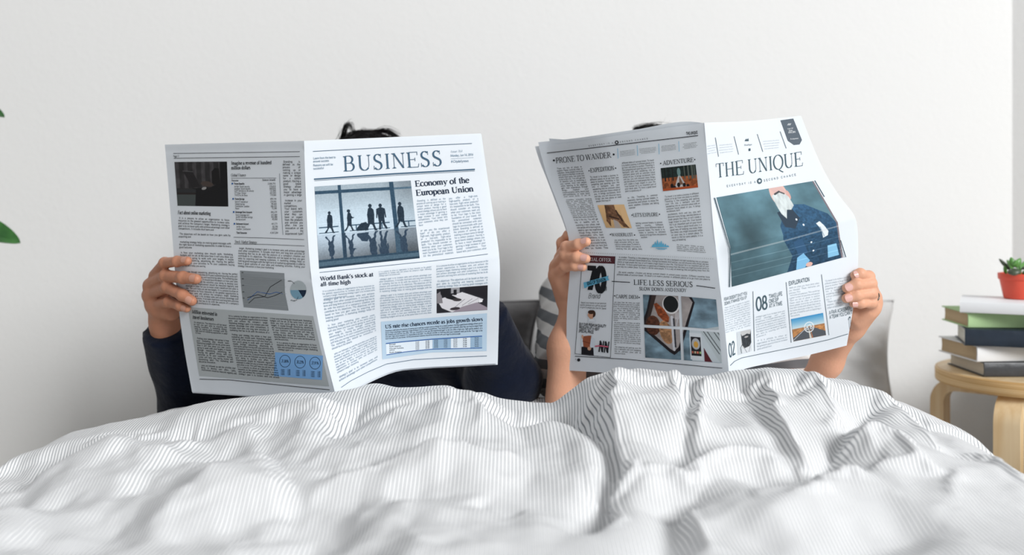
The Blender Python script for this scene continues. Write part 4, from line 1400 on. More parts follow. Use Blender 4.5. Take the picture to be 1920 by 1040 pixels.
k_.block([[(1189.5, 416.5), (1241, 414.5)], [(1203, 447.5), (1252, 446)]], 7, TX_T, BODY, .95, start=150, nseg=6, lastfrac=.3)
k_.block([[(1245, 367), (1309.6, 360)], [(1250.5, 399), (1314, 393)]], 7, TX_T, BODY, .95, nseg=6, lastfrac=.4)
k_.block([[(1250.8, 400), (1313.5, 394)], [(1261, 453), (1318.5, 449)]], 11, TX_T, BODY, .95, start=45, nseg=6, lastfrac=.6)
k_.block([[(1268, 457), (1319, 461)], [(1270, 471), (1324, 475)]], 4, TX_T, BODY, .95, start=145, nseg=6)
k_.block([[(1159.5, 480), (1245, 484), (1328, 489.5)], [(1156, 502), (1240, 506), (1330, 510)]], 5, TX_T, BODY, .95, start=16, nseg=6)
k_.block([[(1159, 508), (1245, 512), (1330.5, 517.5)], [(1155.5, 517), (1240, 520.5), (1331.5, 526.5)]], 2, TX_T, BODY, .95, start=145, nseg=6)
k_.block([[(1150.5, 564.5), (1199.5, 566.5)], [(1150.5, 602), (1200, 604)]], 10, TX_T, BODY, .95, start=94, nseg=6, lastfrac=.3)
k_.block([[(1150.8, 602.5), (1200, 604.5)], [(1151.5, 647), (1201.5, 650)]], 12, TX_T, BODY, .95, start=145, nseg=6, lastfrac=.2)
k_.block([[(1151.6, 648), (1201.8, 651)], [(1152, 664), (1202, 668)]], 4, TX_T, BODY, .95, start=20, nseg=6, lastfrac=.3)
k_.block([[z6(152, 460), z6(348, 466)], [z6(150, 512), z6(345, 524)]], 3, 'Spend your money on our premium quality products as a gift to yourself or give to people you care for.', BODY, .9, nseg=6)
for x0, x1, y0 in ((620, 735, 280), (760, 890, 262), (920, 1030, 243), (1075, 1185, 226)):
    k_.block([[z5(x0, y0), z5(x1, y0 - 14)], [z5(x0 + 4, y0 + 44), z5(x1 + 4, y0 + 30)]], 4, TX_P, BODY, .7, center=True, justify=False, indent=False, start=x0, nseg=5)
k_.build('text_column', INK_K, frontR)
# offer box
M_red = mat('wine_red_ink', (78, 28, 38), .7)
p_ = Print(R1, 0.0004); p_.patch([[(1090, 478), (1153.3, 480.5)], [(1089, 491.8), (1152.2, 494.3)]], 8, 4); p_.build('offer_banner', M_red, frontR)
w_ = Print(R1, 0.0009); w_.text('SPECIAL OFFER', (1092, 488.5), (1145.8, 490.3), 6.2, (3.5, 8, True, 0, .95), nseg=14)
w_.build('offer_text', mat('white_ink', (222, 222, 226), .8), frontR)
k_.text('70', (1099.5, 543), (1134, 545), 41, HEAVY, up=((.04, -1), (.02, -1)), nseg=30)
k_.text('%', (1132, 540.5), (1137.2, 541), 6.5, COND_B, nseg=14); k_.text('OFF', (1132, 545.3), (1137.4, 545.8), 3.6, COND_B, nseg=8)
k_.text('BUY OUR PREMIUM QUALITY', (1085.8, 609.6), (1136.3, 613.8), 5.0, COND_B, nseg=10)
k_.text('PRODUCTS AT A VERY', (1085.5, 615.8), (1123.5, 619.6), 5.0, COND_B, nseg=10)
k_.text('SPECIAL PRICE', (1085.2, 622.2), (1112.5, 625), 5.0, COND_B, nseg=10)
k_.text('NN', (1121.3, 658), (1141, 660.5), 19, HEAVY, nseg=10)
k_.build('offer_text', INK_K, frontR)
k_.disc(z6(140, 898), 3.0, n=16); k_.disc(z6(117, 893), .7, n=6)
k_.build('small_print', INK_K, frontR)
k2 = Print(R1, 0.0016)
p_ = Print(R1, 0.0013)
p_.q.append(np.array([[z6(175, 318), z6(193, 314), z6(196, 357), z6(182, 360)], [z6(190, 315), z6(345, 272), z6(350, 303), z6(196, 352)], [z6(345, 272), z6(364, 267), z6(358, 284), z6(370, 299)]]))
p_.poly([z6(345, 272), z6(358, 284), z6(370, 299), z6(350, 303)]); p_.poly([z6(193, 314), z6(200, 314), z6(200, 352), z6(196, 357)])
p_.build('offer_ribbon', M_cy, frontR)
k2.text('END OF SEASON', z6(205, 338), z6(345, 302), 5.4, COND_B, nseg=10)
k2.build('offer_text', INK_K, frontR)
k_.text('Brand', z6(208, 436), z6(300, 437), 9.5, SCRIPT, nseg=20); k_.build('offer_text', INK_K, frontR)
p_ = Print(R1, 0.0012); p_.line([z6(262, 795), z6(300, 792), z6(362, 800)], 2.4); p_.build('offer_ribbon', mat('pink_ink', (196, 92, 116), .75), frontR)
p_ = Print(R1, 0.0009)
for dx, h in ((-50, 22), (-36, 40), (-20, 52), (-4, 38), (8, 46), (22, 30), (38, 24), (54, 14)):
    c = (915 + dx, 975)
    p_.poly([z5(c[0] - 11, c[1]), z5(c[0], c[1] - h), z5(c[0] + 2, c[1] - h), z5(c[0] + 13, c[1])])
p_.line([z5(885, 984), z5(965, 986)], 1.2); p_.line([z5(898, 991), z5(952, 992)], .8)
p_.build('mountain_drawing', M_cy, frontR)


def paint_woman(x, y):
    C = col(x, (205, 214, 222))
    put(C, ell(x, y, .62, .34, .30, .30), (64, 44, 34)); put(C, ell(x, y, .45, .42, .24, .30), (196, 150, 124)); put(C, inpoly(x, y, [(.20, .46), (.26, .38), (.30, .58)]), (190, 144, 118))
    put(C, inpoly(x, y, [(.4, .62), (.68, .55), (.72, .85), (.45, .8)]), (190, 146, 120)); put(C, inpoly(x, y, [(.3, 1), (.42, .76), (.72, .72), (1, .92), (1, 1)]), (216, 222, 228))
    put(C, ell(x, y, .50, .20, .28, .16), (60, 42, 32)); put(C, ell(x, y, .36, .40, .03, .02), (40, 28, 24))
    return C


def mask_woman(x, y): return ell(x, y, .55, .34, .38, .36) | inpoly(x, y, [(.2, 1), (.35, .7), (.75, .6), (1, .9), (1, 1)]) | inpoly(x, y, [(.18, .48), (.26, .36), (.34, .66)])


photo(R1, [[z6(192, 520), z6(275, 522)], [z6(188, 612), z6(272, 616)]], 30, 34, paint_woman, frontR, mask=mask_woman, off=.0007)


def paint_bag(x, y):
    C = col(x, (214, 222, 230))
    put(C, inpoly(x, y, [(.0, .62), (.9, .55), (.95, 1), (0, 1)]), (26, 26, 32)); put(C, inpoly(x, y, [(.62, .0), (.95, .1), (.98, .6), (.66, .64)]), (206, 216, 226))
    put(C, inpoly(x, y, [(.06, .10), (.74, .02), (.62, .66), (.14, .60)]), (150, 84, 58)); put(C, strip(x, y, (.08, .34), (.66, .42), .03), (98, 50, 36))
    put(C, ell(x, y, .06, .08, .08, .14), (206, 160, 134)); put(C, ell(x, y, .60, .68, .14, .09), (206, 160, 134))
    return C


photo(R1, [[z6(162, 705), z6(262, 712)], [z6(160, 856), z6(258, 866)]], 30, 40, paint_bag, frontR, mask=lambda x, y: y > .02 + .15 * (x > .8), off=.0007)


def paint_climb(x, y):
    C = col(x, (214, 176, 128)) * (.92 + .16 * (1 - y))[..., None]
    put(C, x > .82 - .1 * y, (226, 188, 140))
    n = fbm(x * 9, y * 9, 6)
    body = inpoly(x, y, [(.26, 0), (.62, 0), (.60, .3), (.74, .48), (.80, .78), (.92, 1), (.70, .96), (.55, .72), (.30, .62), (.22, .95), (.12, .7), (.20, .36)])
    put(C, body, (116, 84, 62)); C[body] *= (.5 + n[body, None])
    put(C, inpoly(x, y, [(.40, .62), (.55, .72), (.60, 1), (.34, 1)]), (176, 166, 160)); put(C, strip(x, y, (.62, .25), (.72, .7), .05), (60, 42, 34)); put(C, strip(x, y, (.3, .5), (.62, .62), .05), (46, 34, 28))
    return C


photo(R1, [[z5(463, 672), z5(655, 667)], [z5(525, 835), z5(712, 838)]], 52, 46, paint_climb, frontR, label='small sepia printed photo')


def paint_forest(x, y):
    n = fbm(x * 14, y * 8, 16)
    C = np.where((y > .45)[..., None], np.array((150, 84, 50.)), np.array((34, 46, 44.))) * (.45 + n)[..., None]
    for a, w in ((.10, .02), (.2, .012), (.32, .015), (.66, .014), (.77, .02), (.88, .03), (.95, .015)): put(C, (np.abs(x - a) < w) & (y < .6), (88, 94, 88) if a > .6 else (30, 34, 32))
    road = inpoly(x, y, [(.47, .40), (.53, .40), (.72, 1), (.32, 1)]); put(C, road, (186, 184, 184))
    put(C, inpoly(x, y, [(.5, .45), (.51, .45), (.60, .8), (.48, .8)]), (120, 90, 72)); put(C, ell(x, y, .50, .25, .05, .18), (110, 140, 140))
    for a, b in ((.27, .82), (.34, .92), (.46, .8), (.62, .84), (.72, .9)): put(C, ell(x, y, a, b, .045, .10), (30, 26, 28))
    put(C, (y > .9), np.array((170, 80, 44.)))
    return C


photo(R1, [[z5(920, 405), z5(1172, 378)], [z5(937, 571), z5(1190, 544)]], 68, 46, paint_forest, frontR, label='small printed photo of a straight track through a forest')


def paint_tray(x, y):
    n = fbm(x * 5 + 3, y * 7, 26); n2 = fbm(x * 30, y * 30, 27)
    C = np.array((112, 136, 150.)) * (.55 + .9 * n)[..., None]
    C = C * np.where(x > .55, 1.08, 1.0)[..., None]
    tr = [(.0, .50), (.06, .28), (.12, .0), (.62, .0), (.67, .08), (.58, .36), (.45, .80), (.39, .87), (.34, .84)]
    big = [(-.05, .52), (.04, .25), (.10, -.05), (.64, -.05), (.70, .08), (.61, .38), (.48, .84), (.39, .93), (.33, .89)]
    put(C, inpoly(x, y, big), (34, 30, 34)); put(C, inpoly(x, y, tr), (168, 160, 158))
    m = inpoly(x, y, tr); C[m] *= (.75 + .4 * n[m, None])
    put(C, inpoly(x, y, [(.0, .50), (.06, .28), (.12, .0), (.18, .0), (.10, .30), (.04, .52)]), (60, 48, 46))
    put(C, ell(x, y, .37, .14, .115, .145), (222, 220, 220)); put(C, ell(x, y, .37, .13, .10, .13), (28, 32, 34))
    cr = inpoly(x, y, [(.14, .14), (.18, .12), (.28, .22), (.34, .34), (.33, .42), (.27, .41), (.19, .32), (.16, .22)])
    put(C, cr, (150, 76, 44)); C[cr] *= (.55 + .9 * n2[cr, None])
    b = ell(x, y, .12, .48, .095, .155); put(C, b, (88, 52, 38)); C[b] *= (.4 + 1.0 * n2[b, None])
    k = ell(x, y, .29, .58, .085, .185, -12); put(C, k, (176, 132, 96)); C[k] *= (.6 + .75 * n2[k, None])
    put(C, strip(x, y, (.375, .33), (.39, .85), .035), (206, 206, 212)); put(C, strip(x, y, (.40, .36), (.41, .80), .022), (56, 56, 62))
    for d in (0, .018, .036, .054): put(C, strip(x, y, (.43 + d, .26), (.425 + d * .7, .36), .009), (206, 202, 206))
    put(C, strip(x, y, (.45, .36), (.43, .48), .02), (190, 188, 192))
    # phone and papers
    pa = inpoly(x, y, [(.60, .42), (.84, .36), (1.02, .60), (1.02, 1), (.62, 1)]); put(C, pa & (y > .5), (196, 206, 212)); 
    put(C, inpoly(x, y, [(.74, .50), (1.02, .42), (1.02, 1), (.98, 1)]), (186, 196, 200))
    for q in (0, .05, .14, .19): put(C, strip(x, y, (.78 + q, .50), (.98 + q, .86), .010), (42, 46, 52))
    put(C, inpoly(x, y, [(.78, .78), (.88, 1.0), (.78, 1.0)]), (88, 34, 42))
    put(C, inpoly(x, y, [(.60, .56), (.76, .56), (.76, .98), (.60, .98)]), (214, 220, 226)); put(C, inpoly(x, y, [(.615, .62), (.745, .62), (.745, .92), (.615, .92)]), (34, 34, 38))
    put(C, ell(x, y, .68, .73, .055, .09), (176, 178, 182)); put(C, ell(x, y, .68, .74, .03, .05), (206, 156, 72))
    for q in range(4): put(C, (np.abs(x - .632 - q * .033) < .012) & (np.abs(y - .865) < .018), ((180, 96, 80), (196, 180, 150), (214, 120, 100), (150, 180, 120))[q])
    return C


TQ = [[z6(622, 408), z6(900, 420), z6(1170, 445)], [z6(632, 645), z6(912, 660), z6(1192, 683)], [z6(640, 880), z6(922, 898), z6(1213, 920)]]
pr_ = Print(R1)
for (x0, x1) in ((0, .475), (.515, 1)):
    for (y0, y1) in ((0, .475), (.522, 1)):
        c = pr_.quadmap(TQ, np.array([[x0, (x0 + x1) / 2, x1]] * 3), np.array([[y0] * 3, [(y0 + y1) / 2] * 3, [y1] * 3]))
        photo(R1, c, 66, 58, paint_tray, frontR, sub=(x0, x1, y0, y1), label='quarter of the printed photo of a breakfast tray on bedding')

# --- right page
b_ = Print(R2, 0.0009); t_ = Print(R2, 0.0009); n_ = Print(R2, 0.0009)
M_tq = mat('dark_teal_ink', (60, 84, 94), .75)
for a, b in ((z7(160, 222), z7(183, 360)), (z7(295, 213), z7(328, 345)), (z7(463, 197), z7(503, 325)), (z7(628, 178), z7(672, 300)),
             (z8(328, 383), z8(340, 832)), (z8(577, 315), z8(615, 768)), (z8(842, 257), z8(898, 712))): b_.line([a, b], .8)
b_.line([z8(158, 940), z8(190, 908), z8(245, 882), z8(400, 850), z8(700, 790), z8(900, 745), z8(1040, 703)], 1.0)
b_.line([z7(155, 657), (1367.5, 462), (1369.5, 480), (1368.5, 538)], 1.3)
b_.line([z7(148, 657), (1365, 463), (1367, 480), (1366.5, 538)], .6)
b_.line([z7(878, 532), z7(948, 650)], 1.3); b_.line([z8(972, 0), z8(1012, 130)], .6); b_.line([z8(985, 0), z8(1025, 127)], 1.2)
b_.build('rule_line', M_tq, frontR)
b_.text('THE UNIQUE', z7(165, 514), z7(794, 424), 26.0, (2.3, 7.8, True, 0, .88), up=((-1.5, -26), (-1.7, -25)), nseg=36, mid=[z7(480, 470)])
b_.build('masthead', M_tq, frontR)
b_.text('EVERYDAY IS A', z7(243, 580), z7(452, 549), 3.8, COND, nseg=8, track=34)
b_.text('SECOND CHANCE', z7(512, 540), z7(742, 497), 3.8, COND, nseg=8, track=34)
b_.disc(z7(479, 536), 4.6, 5.4, n=22)
b_.build('masthead_line', M_tq, frontR)
w_ = Print(R2, 0.0013); w_.star(z7(479, 536), 3.4); w_.build('star', M_paper, frontR)
w_ = Print(R1, 0.0013); w_.star((1156.3, 266.9), 2.4); w_.build('star', M_paper, frontR)
hd = [("FEAR DOESN'T SHUT YOU", z8(112, 455), z8(286, 406), 5.4), ('DOWN. IT MAKES YOU UP', z8(115, 488), z8(282, 437), 5.4), ('TAKE LIFE', z8(450, 436), z8(548, 413), 6.8), ('ONE SIP', z8(450, 472), z8(522, 456), 6.8),
      ('AT A TIME', z8(450, 508), z8(548, 485), 6.8), ('EXPLORATION', z8(597, 340), z8(754, 306), 7.2), ('A FAIR AGREEMENT', z8(900, 557), z8(1072, 519), 6.4), ("A TEAM YOU CAN T", z8(903, 590), z8(1072, 552), 6.4)]
for s, a, b, c in hd: b_.text(s, a, b, c, COND, up=((-.08, -1), (-.08, -1)), nseg=14)
b_.text('08', z8(352, 530), z8(440, 510), 24, COND, up=((-.04, -1), (-.04, -1)), nseg=24)
b_.text('02', z8(150, 880), z8(197, 850), 24, COND, up=((-.08, -1), (-.08, -1)), nseg=24)
b_.text('17', z8(1048, 672), z8(1066, 664), 22, COND, up=((-.08, -1), (-.08, -1)), nseg=14)
b_.build('headline', M_tq, frontR)
M_lt = mat('light_grey_text_ink', (168, 178, 186), .8)
t_.block([[z8(112, 503), z8(304, 447)], [z8(124, 700), z8(311, 645)]], 12, TX_P, BODY, .9, nseg=6)
t_.block([[z8(345, 570), z8(566, 522)], [z8(356, 736), z8(582, 672)]], 9, TX_M, BODY, .9, start=24, nseg=6, lastfrac=.4)
t_.block([[z8(357, 745), z8(583, 702)], [z8(360, 830), z8(590, 770)]], 4, TX_M, BODY, .9, nseg=6, lastfrac=.7)
t_.block([[z8(597, 350), z8(826, 312)], [z8(600, 410), z8(828, 370)]], 3, TX_P, BODY, .9, start=80, nseg=6, lastfrac=.4)
t_.block([[z8(600, 408), z8(829, 368)], [z8(611, 580), z8(842, 538)]], 9, TX_P, BODY, .9, start=90, nseg=6, lastfrac=.4)
t_.block([[z8(865, 300), z8(1066, 262)], [z8(880, 455), z8(1075, 420)]], 8, TX_T, BODY, .9, nseg=6, lastfrac=.5)
t_.block([[z8(882, 455), z8(1075, 420)], [z8(886, 520), z8(1075, 485)]], 3, TX_P, BODY, .9, nseg=6, lastfrac=.8)
for (x0, x1, y0) in ((98, 162, 275), (182, 286, 268), (502, 622, 240)):
    t_.block([[z7(x0, y0), z7(x1, y0 - 10)], [z7(x0 + 6, y0 + 72), z7(x1 + 6, y0 + 60)]], 4, TX_P, BODY, .5, center=True, justify=False, indent=False, start=x0, nseg=5)
t_.build('text_column', M_lt, frontR)
b_.text('Boutique', z7(370, 282), z7(425, 277), 3.0, SERIF, nseg=8)
for dx, h in ((-9, 12), (-3, 20), (4, 16), (10, 22)): b_.poly([z7(386 + dx - 4, 248), z7(386 + dx, 248 - h), z7(386 + dx + 1, 248 - h), z7(386 + dx + 5, 247)])
b_.poly([z7(400, 302), z7(413, 300), z7(414, 318), z7(401, 320)])
b_.build('emblem', M_tq, frontR)
# pointed badge in the corner
p_ = Print(R2, 0.0005)
p_.patch([[z7(630, 98), z7(722, 85)], [z7(683, 245), z7(785, 240)]], 8, 10); p_.poly([z7(683, 245), z7(785, 240), z7(768, 272), z7(727, 276)])
p_.build('badge', mat('badge_grey', (86, 96, 106), .8), frontR)
w_ = Print(R2, 0.0009)
w_.text('Issue 147', z7(680, 164), z7(722, 160), 2.6, SANS_T, nseg=6); w_.text('Monday', z7(690, 178), z7(718, 175), 2.8, SANS_T, nseg=6)
w_.text('JUN 6, 2016', z7(686, 192), z7(738, 187), 3.2, COND_B, nseg=6); w_.text('# uniquenews', z7(702, 238), z7(760, 232), 2.6, SANS_T, nseg=6)
for q in range(4): w_.line([z7(680 + q * 6, 134), z7(688 + q * 6, 120)], .7)
w_.build('badge_text', mat('white_ink_badge', (220, 224, 228), .8), frontR)


def paint_man(x, y):
    n = fbm(x * 6, y * 6, 41); n2 = fbm(x * 60, y * 50, 42)
    C = np.array((86, 118, 129.)) * (.80 + .40 * n)[..., None] * (1.08 - .16 * y)[..., None]
    C = C * (1 - .35 * np.exp(-((x - .22) / .12) ** 2 - ((y - .45) / .2) ** 2))[..., None]
    C *= (1 - .20 * smooth01((.45 - x) / .4) * smooth01((y - .5) / .4))[..., None]
    sh = inpoly(x, y, [(.60, .24), (.66, .20), (.80, .23), (.96, .38), (1.0, .55), (1.0, 1), (.78, 1), (.50, 1), (.56, .80), (.49, .55), (.50, .40)])
    S = np.array((54, 92, 124.)) * (.7 + .5 * n2)[..., None] * (1.1 - .35 * y)[..., None]
    put(C, sh, S)
    put(C, inpoly(x, y, [(.52, .26), (.66, .22), (.70, .36), (.62, .46), (.54, .42)]), (48, 62, 76))   # collar shade
    fa = ell(x, y, .61, .07, .085, .15); put(C, fa, (214, 178, 168))
    put(C, ell(x, y, .695, .10, .018, .05), (206, 160, 150)); 
    put(C, inpoly(x, y, [(.54, .0), (.58, .07), (.66, .06), (.70, .1), (.66, .0)]), (206, 172, 166))
    be = inpoly(x, y, [(.535, .08), (.59, .06), (.66, .07), (.69, .12), (.70, .22), (.66, .26), (.62, .25), (.585, .34), (.555, .28), (.54, .18)])
    put(C, be, (206, 214, 214)); C[be] *= (.82 + .26 * fbm(x * 50, y * 12, 43)[be, None])
    put(C, strip(x, y, (.57, .07), (.62, .05), .018) | strip(x, y, (.62, .05), (.66, .08), .014), (70, 72, 76))
    for a, b in ((.665, .37), (.705, .44), (.74, .68), (.75, .80)): put(C, ell(x, y, a, b, .008, .012), (226, 234, 238))
    put(C, inpoly(x, y, [(.815, .455), (.855, .440), (.905, .585), (.895, .640), (.850, .660), (.845, .560)]), (216, 224, 228)); put(C, strip(x, y, (.835, .50), (.862, .640), .008), (150, 168, 182))  # folded cloth in the pocket
    put(C, inpoly(x, y, [(.58, .62), (.66, .60), (.70, .80), (.62, .86)]), (50, 84, 116))
    put(C, inpoly(x, y, [(.60, .84), (.66, .80), (.71, .92), (.66, 1.0), (.58, 1)]), (122, 178, 214)); put(C, ell(x, y, .70, .97, .03, .03), (214, 172, 160))
    put(C, inpoly(x, y, [(.88, .78), (.96, .78), (.97, .95), (.87, .95)]), (128, 182, 214))
    put(C, x > .985, (120, 110, 116))
    cr = np.abs(y - .60 + .05 * x) < .010
    C[cr] = C[cr] * .6 + 255 * .32
    for q in (.70, .80, .88): C[np.abs(y - q) < .003] += 34
    return C


photo(R2, [[z7(167, 655), z7(520, 594), z7(868, 536)], [(1369.5, 462), (1470, 441), (1571, 417)], [(1372, 537.5), (1476, 510.5), (1580.5, 482.5)]], 210, 170, paint_man, frontR,
      label='large printed photo of a bearded man in a blue shirt')


def paint_road(x, y):
    C = np.array((62, 140, 190.)) * (1 - y / .5)[..., None].clip(0, 1) + np.array((206, 220, 222.)) * (y / .5)[..., None].clip(0, 1)
    put(C, y > .50, (186, 132, 84)); put(C, (y > .46) & (y < .52) & (x > .0), (166, 120, 84))
    m = y > .50; C[m] *= (.7 + .6 * fbm(x * 12, y * 18, 51)[m, None])
    put(C, inpoly(x, y, [(.44, .50), (.60, .50), (1.0, .80), (1, 1), (0, 1), (0, .85)]), (84, 88, 94))
    put(C, inpoly(x, y, [(.49, .56), (.51, .56), (.56, 1), (.50, 1)]), (206, 200, 190)); put(C, inpoly(x, y, [(.55, .62), (.56, .6), (.60, 1), (.57, 1)]), (190, 120, 80))
    put(C, strip(x, y, (.42, .52), (.0, .95), .02), (196, 196, 196))
    r = np.hypot((x - .52) / .155, (y - .50) / .235)
    put(C, (r < 1) & (r > .84), (226, 230, 232))
    for a in (.455, .585): 
        q = np.hypot((x - a) / .045, (y - .54) / .07); put(C, (q < 1) & (q > .6), (226, 230, 232))
    put(C, strip(x, y, (.455, .54), (.50, .42), .02) | strip(x, y, (.50, .42), (.56, .42), .02) | strip(x, y, (.585, .54), (.55, .38), .02), (226, 230, 232))
    return C


photo(R2, [[z8(613, 592), z8(853, 545)], [z8(632, 760), z8(876, 712)]], 66, 46, paint_road, frontR, label='small printed photo of a desert road with a bicycle emblem')


def paint_beard(x, y):
    C = col(x, (196, 202, 206))
    put(C, inpoly(x, y, [(.25, .0), (.95, .0), (.98, .6), (.9, .75), (.45, .85), (.3, .6)]), (186, 186, 186))
    b = inpoly(x, y, [(.28, .1), (.36, .22), (.55, .20), (.72, .16), (.92, .22), (.98, .05), (1, .6), (.86, .74), (.5, .78), (.34, .62)])
    put(C, b, (54, 58, 62)); C[b] *= (.7 + .7 * fbm(x * 22, y * 10, 61)[b, None])
    put(C, ell(x, y, .66, .30, .14, .035), (170, 166, 166)); put(C, strip(x, y, (.22, .72), (.34, .60), .03) | strip(x, y, (.22, .72), (.26, .95), .04), (60, 66, 72))
    put(C, inpoly(x, y, [(.35, .8), (.9, .76), (1, 1), (.35, 1)]), (206, 210, 214)); put(C, strip(x, y, (.5, .8), (.66, 1), .02) | strip(x, y, (.9, .78), (.8, 1), .02), (70, 76, 84))
    return C


photo(R2, [[z8(205, 690), z8(312, 666)], [z8(215, 862), z8(317, 832)]], 34, 46, paint_beard, frontR, label='small printed photo of a bearded chin')

# ------------------------------------------------------------------ smooth bodies from distance fields
def smin(a, b, k):
    if k <= 0: return np.minimum(a, b)
    h = np.maximum(k - np.abs(a - b), 0) / k
    return np.minimum(a, b) - h * h * k * 0.25


def d_cap(P, a, b, ra, rb):
    a = np.asarray(a, np.float32); b = np.asarray(b, np.float32)
    ab = b - a; L2 = float(ab @ ab) + 1e-12
    t = np.clip(((P - a) @ ab) / L2, 0, 1)
    q = P - a - t[..., None] * ab
    return np.sqrt((q * q).sum(-1)) - (ra + (rb - ra) * t)


def d_ell(P, c, r, R=None):
    q = P - np.asarray(c, np.float32)
    if R is not None: q = q @ np.asarray(R, np.float32)
    r = np.asarray(r, np.float32)
    k0 = np.sqrt(((q / r) ** 2).sum(-1)); k1 = np.sqrt(((q / (r * r)) ** 2).sum(-1)) + 1e-9
    return k0 * (k0 - 1) / k1


def rotm(rx=0, ry=0, rz=0):
    return np.array((Matrix.Rotation(rz, 3, 'Z') @ Matrix.Rotation(ry, 3, 'Y') @ Matrix.Rotation(rx, 3, 'X')))


def snets(f, lo, hi, h):
    """surface nets: vertices and quads of the zero level of f"""
    lo = np.array(lo, float); hi = np.array(hi, float)
    n = np.maximum(4, np.ceil((hi - lo) / h).astype(int) + 1)
    ax = [(lo[i] + h * np.arange(n[i])).astype(np.float32) for i in range(3)]
    V = np.empty(n, np.float32)
    step = max(1, int(900000 / (n[1] * n[2])))
    for i in range(0, n[0], step):
        g = np.stack(np.meshgrid(ax[0][i:i + step], ax[1], ax[2], indexing='ij'), -1)
        V[i:i + step] = f(g)
    S = V < 0
    m = np.zeros(n - 1, np.uint8)
    for dx in (0, 1):
        for dy in (0, 1):
            for dz in (0, 1):
                m += S[dx:n[0] - 1 + dx, dy:n[1] - 1 + dy, dz:n[2] - 1 + dz]
    cells = np.argwhere((m > 0) & (m < 8))
    idx = -np.ones(n - 1, np.int64); idx[tuple(cells.T)] = np.arange(len(cells))
    acc = np.zeros((len(cells), 3)); cnt = np.zeros(len(cells))
    cs = [(0, 0, 0), (1, 0, 0), (0, 1, 0), (1, 1, 0), (0, 0, 1), (1, 0, 1), (0, 1, 1), (1, 1, 1)]
    for a in range(8):
        for b in range(a + 1, 8):
            d = np.array(cs[b]) - np.array(cs[a])
            if np.abs(d).sum() != 1: continue
            va = V[tuple((cells + cs[a]).T)]; vb = V[tuple((cells + cs[b]).T)]
            ok = (va < 0) != (vb < 0)
            t = np.where(ok, va / (va - vb + 1e-20), 0)
            p = np.array(cs[a]) + t[:, None] * d
            acc[ok] += p[ok]; cnt[ok] += 1
    verts = lo + (cells + acc / cnt[:, None]) * h
    faces = []
    for axis in range(3):
        o1, o2 = [(1, 2), (2, 0), (0, 1)][axis]
        sl = [slice(None)] * 3; sl2 = [slice(None)] * 3
        sl[axis] = slice(0, n[axis] - 1); sl2[axis] = slice(1, n[axis])
        A = S[tuple(sl)]; B = S[tuple(sl2)]
        for flip, mk in ((False, A & ~B), (True, ~A & B)):
            e = np.argwhere(mk)
            e = e[(e[:, o1] > 0) & (e[:, o2] > 0) & (e[:, o1] < n[o1] - 1) & (e[:, o2] < n[o2] - 1)]
            u = np.zeros(3, int); u[o1] = 1; w = np.zeros(3, int); w[o2] = 1
            q = np.stack([idx[tuple((e - u - w).T)], idx[tuple((e - w).T)], idx[tuple(e.T)], idx[tuple((e - u).T)]], 1)
            faces.append(q[:, ::-1] if flip else q)
    fc = np.concatenate(faces)
    fc = fc[(fc >= 0).all(1)]
    return verts, fc


def smoothed(v, f, it=2, lam=0.5):
    for _ in range(it):
        s = np.zeros_like(v); c = np.zeros(len(v))
        for a in range(4):
            b = (a + 1) % 4
            np.add.at(s, f[:, a], v[f[:, b]]); np.add.at(s, f[:, b], v[f[:, a]])
            np.add.at(c, f[:, a], 1); np.add.at(c, f[:, b], 1)
        v = v * (1 - lam) + lam * s / np.maximum(c, 1)[:, None]
    return v


